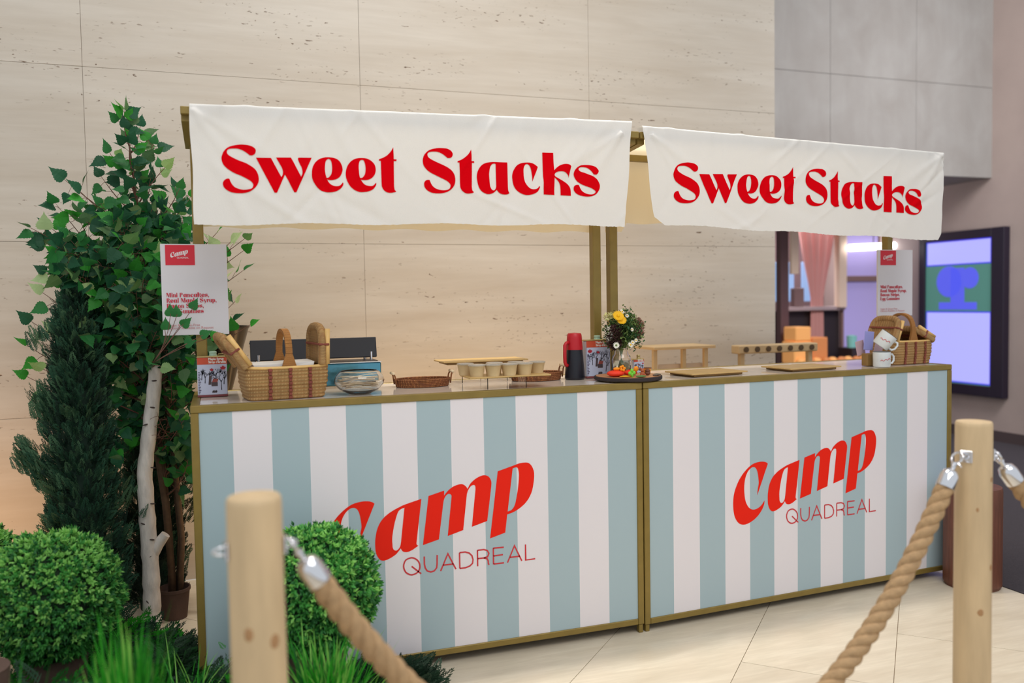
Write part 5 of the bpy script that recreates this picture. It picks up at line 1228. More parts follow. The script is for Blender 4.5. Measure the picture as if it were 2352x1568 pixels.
tree = empty('birch_tree', (-.127, .905, 0), 0, 'tall artificial birch tree with serrated green leaves in brown pot', 'tree')
TO = Vector((-.127, .905, 0))
R5 = random.Random(21)
TIPS = [(-253,900,2198),(-200,950,2142),(-147,900,2061),(-103,850,1953),(-227,800,2039),(-318,900,2017),(-478,800,1885),(-414,750,1831),(-360,950,1923),(-591,700,1682),(-541,800,1695),(-508,700,1584),(-559,800,1511),(-564,750,1428),(-618,800,1314),(-637,800,1220),(-651,850,1089),(-563,700,1126),(-45,800,1862),(-5,900,1839),(22,1000,1809),(205,600,1637),(149,500,1617),(102,700,1673),(200,600,1589),(162,700,1382),(217,600,1285),(152,800,1302),(-48,800,711),(-56,700,893),(-35,900,789),(-38,800,1037),(-12,700,1190),(-72,600,1371),(-189,600,1613),(-307,650,1616),(-391,700,1619),(-153,800,1772),(-347,800,1786),(-221,700,1847),(-272,650,1719),(-99,750,1696),(-427,700,1481),(-291,600,1460),(-173,500,1473),(-82,500,1506),(-415,800,1341),(-233,600,1339),(-137,800,1134),(-285,900,1115),(-355,800,1196),(-219,900,943),(-111,800,911),(-85,900,764),(-140,600,1268),(37,600,1210),(92,700,1076),(53,500,1539),(-499,900,1632),(-492,900,1379),(-165,900,1894),(-218,850,1958),(-79,900,1598),(-166,900,1597),(-262,1000,1565),(-401,1000,1528),(-308,1000,1224),(-210,1000,1028),(-103,1000,1022),(-545,900,1271),(-40,550,1301),(-285,1000,878),(206,900,1522),(132,1000,1487),(166,900,1116),(54,1000,1370)]
trunkp = [Vector((-.127, .905, .06)), Vector((-.15, .91, .5)), Vector((-.2, .92, .95)), Vector((-.19, .93, 1.35)), Vector((-.21, .93, 1.7)), Vector((-.245, .91, 2.08))]
def on_trunk(z):
    for a, b in zip(trunkp, trunkp[1:]):
        if a.z <= z <= b.z: return a+(b-a)*((z-a.z)/(b.z-a.z))
    return trunkp[-1].copy() if z > 1 else trunkp[0].copy()
bk = mat('birch_stem', srgb(92, 72, 54), .8, var=.25, vscale=30, bump=.5, bscale=60)
tw_m = mat('twig_brown', srgb(110, 74, 62), .8)
b = MB(); b.tube([p-TO for p in trunkp], [.016, .015, .013, .010, .007, .003], 10); b.build('trunk', bk, tree, True)
for dx, dy in ((.022, .02), (-.02, .012), (.030, -.012)):
    b = MB(); b.tube([Vector((dx*.7, dy*.7, .06)), Vector((dx+.01, dy, .35)), Vector((dx-.01, dy, .7)), Vector((dx*1.2-.05, dy*2, 1.1)), Vector((dx*1.5-.07, dy*2, 1.45))], [.013, .012, .011, .008, .004], 8); b.build('trunk', bk, tree, True)
leaves = []     # (pos, dir, normal, size, material)
tw = MB()
CP = CAMPOS
def put_leaf(p, d, sz, bright):
    d = d.normalized()
    tocam = (CP-p).normalized()
    n = (tocam*R5.uniform(.2, 1)+Vector((R5.uniform(-.8, .8), R5.uniform(-.8, .8), R5.uniform(-.3, 1.0)))).normalized()
    n = (n-d*n.dot(d)); n = n.normalized() if n.length > .01 else d.orthogonal().normalized()
    if R5.random() < .12: n = -n
    r = R5.random()
    mi = (3 if r < .24 else 2 if r < .50 else 1 if r < .78 else 0) if bright else (2 if r < .16 else 1 if r < .45 else 0)
    leaves.append((p, d, n, sz, mi))
def branch(s, e, nl, sz, bright, rad=.003):
    mid = s+(e-s)*.55+Vector((R5.uniform(-.03, .03), R5.uniform(-.03, .03), R5.uniform(-.05, .02)))
    P = []
    for k in range(9):
        t = k/8; P.append(s*(1-t)**2+mid*2*t*(1-t)+e*t*t)
    tw.tube([p-TO for p in P], [rad*(1.2-.9*k/8) for k in range(9)], 5)
    L = (e-s).length
    for k in range(nl):
        t = 1-(k/nl)*.78
        p = s*(1-t)**2+mid*2*t*(1-t)+e*t*t
        d0 = (e-mid).normalized() if k == 0 else None
        side = (e-s).cross(Vector((0, 1, 0))).normalized()*(1 if k % 2 else -1)
        if k == 0: d = d0; q = p
        else:
            d = side*R5.uniform(.5, 1)+(e-mid).normalized()*R5.uniform(.1, .8)+Vector((R5.uniform(-.5, .5), R5.uniform(-.5, .3), R5.uniform(-.6, .5)))
            q = p+d.normalized()*R5.uniform(.015, .04)
            tw.tube([p-TO, (p+q)/2-TO+Vector((0, 0, .003)), q-TO], .0009, 4)
        put_leaf(q, d, sz*R5.uniform(.75, 1.2), bright)
for i, t in enumerate(TIPS):
    e = Vector(t)/1000
    s0 = on_trunk(max(.3, min(2.05, e.z-.12-.35*abs(e.x+.2))))
    edge = e.x < -.5 or e.x > .1
    sparse = e.x > .08 or (e.x < -.48 and e.z < 1.45)
    branch(s0, e, 5 if sparse else 8 if e.z > 1.72 else 11 if e.z > 1.5 else 13, .058, edge, .0035)
    c = (s0+e)/2
    for q in range(2):
        if e.z > 1.80 or (e.z > 1.7 and q) or sparse: continue
        o_ = Vector((R5.uniform(-.09, .09), R5.uniform(-.12, .1), R5.uniform(-.08, .12)))
        if e.z > 1.8: o_ *= .4
        branch(c, e*.75+c*.25+o_, 8, .058, False, .002)
for q in range(170):                          # dense inner foliage
    z = R5.triangular(.55, 1.78, 1.35); w_ = .30 if .95 < z < 1.65 else .13
    c = on_trunk(z)+Vector((R5.gauss(0, w_*.62), R5.uniform(-.22, .2), 0))
    if c.x > .03 or c.x < -.50 or (c.x > -.02 and z < 1.0) or (c.x < -.40 and z < 1.4): continue
    for k in range(9):
        p = c+Vector((R5.gauss(0, .045), R5.gauss(0, .045), R5.gauss(0, .045)))
        put_leaf(p, Vector((R5.uniform(-1, 1), R5.uniform(-1, .5), R5.uniform(-1, .6))), R5.uniform(.042, .066), R5.random() < .12)
# twig with leaves in front of the sign
s0 = Vector((-.135, .26, 1.16))
for e in ((-.046, .24, 1.335), (-.068, .235, 1.338), (.011, .225, 1.36), (-.09, .24, 1.289), (.04, .23, 1.258), (.075, .225, 1.252), (-.015, .24, 1.228), (-.026, .235, 1.300)):
    e = Vector(e); m_ = Vector((-.075, .25, 1.24)) if e.z > 1.27 else Vector((-.05, .25, 1.215))
    P = [s0*(1-t)**2+m_*2*t*(1-t)+e*t*t for t in (0, .25, .5, .75, 1)]
    tw.tube([p-TO for p in P], .0012, 5)
    d = (e-m_).normalized(); n = Vector((R5.uniform(-.3, .3), -1, R5.uniform(-.1, .7)))
    n = (n-d*n.dot(d)).normalized()
    leaves.append((e-d*.01, (d+Vector((R5.uniform(-.4, .4), 0, 0))).normalized(), n, .044, 1 if R5.random() < .6 else 2))
branch(on_trunk(1.1), s0, 4, .05, False, .003)
tw.build('twigs', tw_m, tree, True)
leaves.sort(key=lambda l: (l[0]-CP).length/l[3]+(0 if l[4] else .5))
leaves = [l for l in leaves if not (l[0].z < 1.12 and -.285 < l[0].x < -.10 and l[0].y < .86)]
# keep the silhouette leaves as single parts too: pick 300 with preference to the outline
def score(l):
    p = l[0]; c = on_trunk(p.z)
    return (abs(p.x-c.x)*3+max(0, p.z-1.6)*1.5-(p.y-.7)*1.2)
leaves.sort(key=score, reverse=True)
for k, (p, d, n, sz, mi) in enumerate(leaves[:300]):
    x = d.cross(n).normalized()
    o = bpy.data.objects.new('leaf', leaf_me[mi]); COL.objects.link(o); o.parent = tree
    o.matrix_local = Matrix(((x.x*sz, d.x*sz, n.x*sz, p.x-TO.x), (x.y*sz, d.y*sz, n.y*sz, p.y-TO.y), (x.z*sz, d.z*sz, n.z*sz, p.z-TO.z), (0, 0, 0, 1)))
b = MB()
for p, d, n, sz, mi in leaves[300:]:
    x = d.cross(n).normalized()
    b.add([x*(v[0]*sz)+d*(v[1]*sz)+n*(v[2]*sz)+p-TO for v in LV], LF, mi)
o = b.build('foliage', LM, tree); o['kind'] = 'stuff'
potm = mat('brown_pot', srgb(84, 64, 56), .85, var=.2, bump=.4, bscale=60)
b = MB(); b.lathe([(1e-5, 0), (.05, 0), (.064, .12), (.068, .122), (.068, .135), (.062, .135), (.056, .11), (1e-5, .105)], 28); b.build('pot', potm, tree, 40)

# white birch log
lg = empty('birch_log', (-.205, .755, 0), 0, 'peeled white birch log standing upright with a stub branch', 'log')
M['birchbark'] = mat('white_bark', srgb(206, 198, 190), .8, var=.18, vscale=14, stretch=(3, 3, 1), bump=.7, bscale=40)
P = [(.048, -.005, 1.125), (.034, -.003, 1.0), (.009, 0, .83), (-.012, 0, .67), (-.008, 0, .485), (-.001, 0, .28), (-.002, 0, .12), (-.003, 0, 0)]
b = MB(); n = 40; Q = []; rs = []
for k in range(n+1):
    t = k/n*(len(P)-1); i = min(int(t), len(P)-2); f = t-i
    Q.append(Vector(P[i])*(1-f)+Vector(P[i+1])*f); rs.append((.0265+.010*k/n)*(1+.05*sin(k*1.7)+.03*sin(k*3.1)))
b.tube(Q, rs, 18); b.build('log_trunk', M['birchbark'], lg, 50)
b = MB(); b.tube([(0, 0, .325), (.030, -.004, .372), (.062, -.008, .412)], [.030, .024, .019], 12); b.build('stub_branch', M['birchbark'], lg, 50)
sc = MB()
for k, (x, z, a) in enumerate(((.03, .95, .2), (-.0, .88, -.3), (.018, .55, .1), (-.022, .47, .4), (.0, .33, -.5), (-.015, .14, .9), (.024, .7, .2), (.01, .40, .2), (.04, 1.06, 0))):
    T = Matrix.Translation((x+.0, -.030-(.35-z*.0)*.0, z)) @ Matrix.Rotation(a, 4, 'Y')
    sc.ball((0, 0, 0), .006, 8, 5, 0, (1.8, .9, .5), T)
sc.build('bark_scars', mat('bark_scar', srgb(70, 58, 54), .9), lg, True)

# cedar columns
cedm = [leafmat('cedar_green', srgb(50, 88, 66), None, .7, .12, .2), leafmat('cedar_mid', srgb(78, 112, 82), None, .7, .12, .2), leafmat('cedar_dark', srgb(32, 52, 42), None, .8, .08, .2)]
def spray_geo(rg, n=9):
    vs = []; fs = []
    def bud(p, d, L, w):
        b_ = len(vs); s_ = d.cross(Vector((0, 0, 1))).normalized()*w
        vs.extend([tuple(p), tuple(p+d*L*.5+s_), tuple(p+d*L), tuple(p+d*L*.5-s_)]); fs.append((b_, b_+1, b_+2, b_+3))
    for k in range(n):
        t = k/n; p = Vector((0, t, .0))
        for s_ in (-1, 1):
            L = (1-t)*.38+.1; d = Vector((s_*.75, .7, rg.uniform(-.25, .25))).normalized()
            bud(p, d, L, .028)
            for j in (.35, .65): bud(p+d*L*j, Vector((s_*.1, 1, rg.uniform(-.3, .3))).normalized(), L*.5, .024)
    bud(Vector((0, .9, 0)), Vector((0, 1, 0)), .2, .03)
    return vs, fs
SG = [spray_geo(random.Random(k)) for k in range(3)]
def sprays(b, p, d, L, rg, mi):
    vs, fs = SG[rg.randrange(3)]
    d = d.normalized(); n = Vector((rg.uniform(-1, 1), rg.uniform(-1, 1), rg.uniform(-1, 1))); x = d.cross(n)
    x = x.normalized() if x.length > .01 else d.orthogonal().normalized(); n = x.cross(d)
    b.add([x*(v[0]*L)+d*(v[1]*L)+n*(v[2]*L)+p for v in vs], fs, mi)
def cedar(label, loc, H, prof, cnt, seed, mats, extra=()):
    r = empty('cedar_shrub', loc, 0, label, 'shrub', 'artificial cedar columns'); rg = random.Random(seed)
    b = MB()
    for k in range(cnt):
        z = rg.random()**.9; rad = prof(z)
        a = rg.uniform(0, 2*pi); rr = rad*math.sqrt(rg.uniform(.25, 1))
        p = Vector((rr*cos(a), rr*sin(a), z*H)); d = Vector((cos(a)*.7, sin(a)*.7, rg.uniform(.4, 1.5)))
        sprays(b, p, d, rg.uniform(.045, .08), rg, rg.choice((0, 0, 1, 2)))
    for (x, y, z), n_, sp in extra:
        for k in range(n_):
            p = Vector((x, y, z))+Vector((rg.gauss(0, sp), rg.gauss(0, sp), rg.gauss(0, sp*1.6)))
            sprays(b, p, Vector((x*2, rg.uniform(-.3, .3), .6)), rg.uniform(.04, .075), rg, rg.choice((0, 1)))
    o = b.build('foliage', mats, r); o['kind'] = 'stuff'
    c = MB(); n = 14
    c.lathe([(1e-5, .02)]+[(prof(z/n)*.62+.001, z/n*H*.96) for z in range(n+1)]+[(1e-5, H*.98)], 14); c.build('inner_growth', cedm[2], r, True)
    c = MB(); c.tube([(0, 0, 0), (0, 0, H*.3)], .016, 8); c.build('stem', bk, r)
    return r
cedar('tall dark feathery cedar at the far left of birch tree', (-.447, .75, 0), 1.40, lambda z: .135*(1-z)**.45*(1 if z > .15 else .8+z*1.3)+.012, 2700, 3, cedm,
      (((-.19, 0, .78), 40, .016), ((-.165, 0, .73), 40, .018), ((-.14, 0, .68), 50, .02), ((-.12, 0, .97), 40, .02), ((-.11, 0, .90), 40, .02), ((-.11, -.02, 1.22), 14, .02), ((.03, 0, 1.34), 14, .02), ((.15, 0, .62), 18, .03), ((.17, 0, .45), 16, .03)))
cedar('short blackish green cedar behind the white birch log', (-.215, 1.08, 0), 1.08, lambda z: .12*(1-z)**.4*(1 if z > .15 else .8+z*1.3)+.01, 1700, 5, [cedm[2], cedm[0], cedm[2]],
      (((.13, 0, .55), 12, .02), ((.14, -.02, .42), 10, .02), ((-.12, 0, .5), 12, .02)))

# clipped boxwood balls
boxm = [leafmat('box_leaf', srgb(72, 146, 66), None, .5, .3, .1), leafmat('box_leaf_highlight', srgb(142, 200, 104), None, .5, .35, .1), leafmat('box_leaf_dark', srgb(42, 100, 50), None, .5, .2, .1)]
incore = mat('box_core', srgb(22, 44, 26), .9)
def boxball(label, loc, R, cnt, seed, potc=True, light=.3):
    r = empty('boxwood_ball', (loc[0], loc[1], 0), 0, label, 'shrub', 'clipped boxwood balls'); rg = random.Random(seed)
    cz = loc[2]; b = MB()
    for k in range(cnt):
        v = Vector((rg.gauss(0, 1), rg.gauss(0, 1), rg.gauss(0, 1))).normalized()
        rr = R*(rg.uniform(.82, 1.02)+.045*sin(v.x*9+seed)*sin(v.z*11)+.02*sin(v.y*23)*sin(v.z*19))
        p = Vector((0, 0, cz))+v*rr
        mi = 1 if rg.random() < light*(1+v.z) else (2 if rg.random() < .35 else 0)  # lighter leaves gather towards the top: highlights put into the leaf colour
        for q in range(4):
            a = Vector((rg.uniform(-1, 1), rg.uniform(-1, 1), rg.uniform(-1, 1)))
            leafq(b, p, v*1.1+a, rg.uniform(.013, .024), rg.uniform(.008, .012), a, mi)
    o = b.build('box_foliage', boxm, r); o['kind'] = 'stuff'
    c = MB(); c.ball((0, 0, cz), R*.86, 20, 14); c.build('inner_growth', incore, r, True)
    c = MB(); c.lathe([(1e-5, 0), (.085, 0), (.10, max(.1, cz-R*.9)), (.092, max(.1, cz-R*.9)), (1e-5, max(.09, cz-R*.95))], 24); c.build('pot', potm, r, 40)
    return r
boxball('large clipped boxwood ball at the far left foreground', (-.445, .02, .425), .205, 5200, 2)
boxball('clipped boxwood ball in front of left counter behind wooden post', (.365, -.245, .430), .205, 5200, 8, light=.22)
boxball('smaller boxwood ball peeking in at the left frame edge', (-.80, .48, .40), .19, 2600, 5)

# grasses
grm = [leafmat('grass_green', srgb(48, 148, 36), None, .5, .35, .1), leafmat('grass_light', srgb(128, 190, 84), None, .5, .4, .1), leafmat('grass_dark', srgb(26, 92, 34), None, .5, .3, .1)]
def grass(label, loc, n, H, spread, seed, w=.006, lean=(0, 0), arch=.5):
    r = empty('grass_clump', loc, 0, label, 'grass', 'artificial grass clumps'); rg = random.Random(seed); b = MB()
    for k in range(n):
        a = rg.uniform(0, 2*pi); h = H*rg.uniform(.55, 1); sp = spread*rg.uniform(.2, 1)
        d = Vector((cos(a), sin(a), 0))*sp+Vector((lean[0], lean[1], 0))
        s_ = Vector((-sin(a), cos(a), 0)); base = Vector((rg.gauss(0, .025), rg.gauss(0, .025), 0))
        ww = w*rg.uniform(.6, 1.2); mi = rg.choice((0, 0, 1, 2)); vs = []
        ar = arch*rg.uniform(.3, 1.3)
        for j in range(8):
            t = j/7; p = base+d*(t**1.6)+Vector((0, 0, h*(t-ar*.45*t**3)))
            vs += [p+s_*ww*(1-t)**.6, p-s_*ww*(1-t)**.6]
        b.add(vs, [(2*j, 2*j+2, 2*j+3, 2*j+1) for j in range(7)], mi)
    o = b.build('blades', grm, r); o['kind'] = 'stuff'
    c = MB(); c.ball((0, 0, .01), .05, 10, 6, 0, (1, 1, .5)); c.build('tuft_base', incore, r, True)
    return r
grass('tall blurred bright green grass clump nearest the camera, left', (-.125, -.98, 0), 460, .76, .12, 4, .0075)
grass('sparse long grass blades in the far lower left corner', (-.375, -.98, 0), 34, .78, .10, 9, .005)
grass('bright green grass clump right of the near wooden post', (.345, -.66, 0), 520, .50, .17, 6, .0065)
grass('thin arching grass blades between boxwood balls', (-.03, -.28, 0), 70, .36, .22, 12, .003)
grass('small grass tuft behind the rope, beside the right boxwood ball', (.46, -.36, 0), 60, .34, .20, 15, .003)
# low conifer greenery on the floor
def ground(label, name, blobs, seed, mats, sz=(.07, .13), kind=None):
    r = empty(name, (blobs[0][0], blobs[0][1], 0), 0, label, 'greenery', 'ground greenery'); rg = random.Random(seed); b = MB(); o0 = Vector((blobs[0][0], blobs[0][1], 0))
    for x, y, rad, h, n in blobs:
        for k in range(n):
            a = rg.uniform(0, 2*pi); q = rad*math.sqrt(rg.random()); z = h*rg.random()*(1-.6*q/rad)
            p = Vector((x+q*cos(a), y+q*sin(a), .01+z))-o0
            sprays(b, p, Vector((cos(a), sin(a), rg.uniform(.05, 1.0))), rg.uniform(*sz), rg, rg.randrange(len(mats)))
    o = b.build('foliage', mats, r); o['kind'] = 'stuff'
    return r
jun = [leafmat('juniper_grey', srgb(62, 84, 66), None, .7, .1, .1), leafmat('juniper_green', srgb(48, 98, 50), None, .7, .15, .1), leafmat('juniper_deep', srgb(30, 56, 38), None, .8, .1, .1)]
ground('grey green juniper sprays around the left counter foot', 'juniper_cover', [(-.09, .08, .10, .20, 520), (.03, -.20, .15, .17, 520), (-.16, .30, .12, .14, 320), (-.16, .02, .12, .18, 320)], 3, jun, (.05, .09))
ground('dark fir sprays poking out under left counter panel', 'fir_sprays', [(.66, -.10, .085, .06, 150), (.72, -.20, .06, .04, 70), (.56, -.14, .08, .11, 120)], 5, [jun[2], jun[0]], (.05, .09))
ground('low dark shrubs filling the ground under left boxwood ball', 'ground_shrubs', [(-.42, -.32, .2, .28, 330), (-.25, -.42, .15, .26, 240), (-.1, -.55, .14, .22, 180), (-.62, -.1, .15, .3, 140), (-.3, .35, .16, .2, 160), (-.6, -.55, .16, .30, 160), (.2, -.42, .13, .2, 160), (-.48, .5, .16, .2, 120)], 6, [grm[2], jun[2], grm[0]])
ground('small bright cedar sprig at the left counter corner', 'cedar_sprig', [(.085, -.10, .028, .26, 60)], 7, [jun[1], boxm[0]], (.03, .06))
b = MB(); b.lathe([(1e-5, 0), (.07, 0), (.085, .36), (.075, .36), (1e-5, .34)], 20); o = b.build('plant_pot', potm, None, 40); o.location = (-.575, -.36, 0); tag(o, 'dark brown pot at the bottom left corner', 'pot')

# ------------------------------------------------------------------ rope barrier
M['post'] = mat('post_wood', srgb(200, 174, 136), .6, var=.14, vscale=7, stretch=(3, 3, .5), bump=.2, bscale=40)
M['knot'] = mat('wood_knot', srgb(168, 128, 88), .7)
M['rope'] = mat('manila_rope', srgb(174, 142, 104), .9, var=.14, vscale=60, bump=.8, bscale=260)
def post(label, loc, rad, H, seed, plates, knots):
    r = empty('wooden_post', loc, 0, label, 'post', 'rope barrier posts'); rg = random.Random(seed)
    b = MB(); n = 36; prof = []
    hs = [0, .2, .4, .6, .8, H-.05, H-.012, H-.004, H]
    vs = []
    for j, h in enumerate(hs):
        f = 1 if j < 6 else (1, .985, .93)[j-6]
        for k in range(n):
            a = 2*pi*k/n; q = rad*f*(1+.02*sin(a*2+seed+h*2)+.012*sin(a*5+h*4))*(1+.03*(1-h/H))
            vs.append((q*cos(a), q*sin(a), h))
    m = len(hs)
    b.add(vs, [(i*n+k, i*n+(k+1) % n, (i+1)*n+(k+1) % n, (i+1)*n+k) for i in range(m-1) for k in range(n)]+[tuple(range(n))[::-1], tuple((m-1)*n+k for k in range(n))])
    b.build('post_body', M['post'], r, 50)
    for a, z, s_ in knots:
        b = MB(); T = Matrix.Rotation(a, 4, 'Z') @ Matrix.Translation((rad*1.0, 0, z))
        b.ball((0, 0, 0), s_, 10, 6, 0, (.14, .8, 1.2), T); b.build('knot', M['knot'], r, True)
    for a in plates:
        T = Matrix.Rotation(a, 4, 'Z')
        b = MB(); b.cbox(rad*.985, rad+.004, -.016, .016, .922-.016, .922+.016, .001, 0, T); pl_ = b.build('eye_plate', M['chrome'], r)
        b = MB(); b.tube([T @ Vector((rad+.002+.022*sin(t), 0, .922+.007*cos(t)*(1))) for t in [pi*k/10 for k in range(11)]], .0028, 8); b.build('eye_ring', M['chrome'], pl_, True)
    return r
PL = Vector((.149, -1.453, 0)); PR = Vector((2.035, -1.284, 0)); P3 = Vector((3.55, -1.75, 0))
d1 = math.atan2(PR.y-PL.y, PR.x-PL.x); d2 = math.atan2(P3.y-PR.y, P3.x-PR.x)
post('near left wooden post with blurred rounded top and hanging rope', PL, .0495, 1.016, 3, (d1, d1+pi), ((-1.6, .85, .008), (-1.9, .78, .012), (-1.0, .76, .012), (-1.75, .6, .009)))
post('right wooden post with chrome plate, in front of dark stool', PR, .047, 1.013, 5, (d1+pi+.28, d2), ((-1.25, .86, .006), (-1.3, .62, .008), (-2.0, .5, .011), (-2.2, .78, .006)))
post('third wooden post of the rope barrier, out at the right', P3, .047, 1.01, 8, (d2+pi,), ((-1.6, .8, .008),))
def rope(label, A, B, aa, R_=.0235, strand=.0148, sagp=None):
    """rope with three twisted strands hanging from post eye A to eye B"""
    r = empty('barrier_rope', tuple(A), 0, label, 'rope', 'barrier ropes')
    d = Vector((B.x-A.x, B.y-A.y, 0)); S = d.length; u = d/S
    cat = lambda s: aa*(math.cosh((s-S/2)/aa)-math.cosh(S/2/aa))
    P0 = [A+u*(S*k/400)+Vector((0, 0, cat(S*k/400))) for k in range(401)]
    cum = [0]
    for i in range(400): cum.append(cum[-1]+(P0[i+1]-P0[i]).length)
    tot = cum[-1]
    def at(l):
        import bisect
        i = min(max(bisect.bisect_right(cum, l)-1, 0), 399); f = (l-cum[i])/(cum[i+1]-cum[i]); return P0[i]*(1-f)+P0[i+1]*f
    l0, l1 = .075, tot-.075; n = int((l1-l0)/.0045); pitch = .112
    up = Vector((-u.y, u.x, 0))
    for s_ in range(3):
        pts = []
        for k in range(n+1):
            l = l0+(l1-l0)*k/n; c = at(l); t = (at(l+.004)-at(l-.004)).normalized(); w_ = t.cross(up).normalized()
            a = 2*pi*(l/pitch+s_/3)
            k2 = 1-.25*max(0, 1-min(l-l0, l1-l)/.03)
            pts.append(c+(up*cos(a)+w_*sin(a))*(R_-strand)*1.22*k2-A)
        b = MB(); b.tube(pts, strand*.98, 9); b.build('rope_strand', M['rope'], r, True)
    for l, sgn in ((l0, 1), (l1, -1)):
        c = at(l); t = (at(l+.004)-at(l-.004)).normalized()*sgn
        q = t.to_track_quat('Z', 'Y').to_matrix().to_4x4(); T = Matrix.Translation(c-A) @ q
        b = MB(); b.lathe([(.0245, .014), (.0250, .012), (.0245, -.020), (.020, -.034), (.011, -.040), (1e-5, -.041)], 28, 0, T)
        b.lathe([(.0245, .014), (.022, .012), (.022, 0), (1e-5, 0)], 28, 0, T); fo = b.build('ferrule', M['chrome'], r, 40)
        b = MB(); b.lathe([(.0062, -.040), (.0062, -.052), (.009, -.054), (.009, -.060), (1e-5, -.062)], 14, 0, T)
        b.tube([T @ Vector((.016*sin(a_), 0, -.076+.016*cos(a_))) for a_ in [k_*2*pi/24 for k_ in range(23)]], .0036, 8)
        b.tube([T @ Vector((.006, 0, -.062)), T @ Vector((.018, 0, -.056)), T @ Vector((.022, 0, -.052))], .0028, 8)
        b.build('snap_hook', M['chrome'], r, 50)
    return r
e1 = Vector((cos(d1), sin(d1), 0)); e2 = Vector((cos(d2), sin(d2), 0))
rope('thick manila rope sagging between the left and right posts', PL+e1*.068+Vector((0, 0, .918)), PR-e1*.066+Vector((0, 0, .918)), .665)
rope('short visible manila rope leaving the right post towards the right', PR+e2*.066+Vector((0, 0, .918)), P3-e2*.066+Vector((0, 0, .915)), .60)

# dark round stool
sl = empty('round_stool', (3.40, -.045, 0), 0, 'dark reddish brown cylindrical wooden stool behind the right post', 'stool')
b = MB(); b.lathe([(1e-5, 0), (.118, 0), (.118, .012), (.124, .014), (.124, .455), (.120, .468), (1e-5, .47)], 40); b.build('stool_body', mat('dark_wood', srgb(104, 62, 46), .45, var=.25, vscale=12, stretch=(6, 6, .6)), sl, 40)
b = MB(); b.lathe([(1e-5, .471), (.04, .471), (.042, .478), (.04, .500), (1e-5, .502)], 24); b.build('purple_reflection', mat('purple_reflection', srgb(120, 80, 220), .4, emit=srgb(120, 70, 250), estr=.8), sl, 40)  # glowing disc stands in for a purple reflection on the stool top

# ------------------------------------------------------------------ behind the stall, far hall
tbm = mat('light_table_wood', srgb(196, 168, 126), .6, var=.1)
tb = empty('side_table', (2.53, 1.17, 0), 0, 'narrow light wood table standing against the travertine wall', 'table')
b = MB(); b.cbox(-.20, .19, -.12, .12, 1.085, 1.102, .003); b.build('tabletop', tbm, tb)
for x in (-.18, .14, .0):
    b = MB(); b.cbox(x-.012, x+.012, -.1, -.076, 0, 1.085, .002); b.build('leg', tbm, tb)
b = MB(); b.cbox(-.14, .14, -.06, -.05, .75, 1.0, .002); b.build('back_panel', mat('pale_panel', srgb(206, 186, 164), .6), tb)
lb = empty('log_slice_bench', (3.23, 1.2, 0), 0, 'wooden ledge rail with a row of dark log holes', 'ledge')
b = MB(); b.cbox(-.28, .28, -.03, .05, 1.035, 1.085, .006); b.build('ledge_beam', tbm, lb)
for k in range(7):
    b = MB(); b.lathe([(1e-5, 0), (.0165, 0), (.0165, .006), (1e-5, .007)], 16, 0, Matrix.Translation((-.23+k*.077, -.03, 1.06)) @ Matrix.Rotation(pi/2, 4, 'X')); b.build('dark_hole', mat('hole_wood', srgb(86, 66, 44), .7) if k == 0 else bpy.data.materials['hole_wood'], lb)
for x in (-.24, .24):
    b = MB(); b.cbox(x-.015, x+.015, -.01, .02, 0, 1.035, .002); b.build('ledge_leg', tbm, lb)

# wall screen
scr = empty('wall_screen', (6.86, 3.215, 0), 0, 'large black framed portrait screen glowing lavender on taupe wall', 'screen')
b = MB(); y0, y1, z0, z1 = -.50, .48, .41, 1.97
for a in ((-.075, 0, y0, y0+.135, z0, z1), (-.075, 0, y1-.075, y1, z0, z1), (-.075, 0, y0+.135, y1-.075, z0, z0+.10), (-.075, 0, y0+.135, y1-.075, z1-.085, z1)): b.cbox(*a, .004)
b.build('screen_frame', mat('screen_frame_black', srgb(34, 26, 42), .4), scr)
b = MB(); b.box(-.055, -.01, y0+.135, y1-.075, z0+.10, z1-.085); b.build('screen_body', mat('screen_green', srgb(70, 110, 100), .4, emit=srgb(64, 112, 104), estr=.75), scr)
lav = mat('screen_lavender', srgb(60, 60, 90), .4, emit=srgb(178, 178, 255), estr=1.0)
blu = mat('screen_blue', srgb(40, 40, 90), .4, emit=srgb(84, 92, 226), estr=1.0)
for nm, m_, ys_, zs_ in (('upper_screen_block', lav, (-.345, .385), (1.66, 1.875)), ('lower_screen_block', lav, (-.345, .385), (.53, 1.19))):
    b = MB(); b.box(-.0565, -.055, ys_[0]-.012, ys_[1]+.012, zs_[0]-.012, zs_[1]+.012); b.build('screen_border', mat('screen_blue_edge', srgb(20, 20, 80), .4, emit=srgb(60, 50, 240), estr=.9) if nm[0] == 'u' else bpy.data.materials['screen_blue_edge'], scr)
    b = MB(); b.box(-.058, -.0565, ys_[0], ys_[1], zs_[0], zs_[1]); b.build(nm, m_, scr)
b = MB()
b.lathe([(1e-5, 0), (.15, 0), (.15, .001), (1e-5, .001)], 24, 0, Matrix.Translation((-.0565, .12, 1.49)) @ Matrix.Rotation(-pi/2, 4, 'Y'))
b.lathe([(1e-5, 0), (.10, 0), (.10, .001), (1e-5, .001)], 24, 0, Matrix.Translation((-.0567, -.12, 1.52)) @ Matrix.Rotation(-pi/2, 4, 'Y'))
b.box(-.0575, -.0565, -.06, .10, 1.25, 1.62); b.box(-.0572, -.0562, -.20, .24, 1.22, 1.29)
b.build('screen_picture', blu, scr)

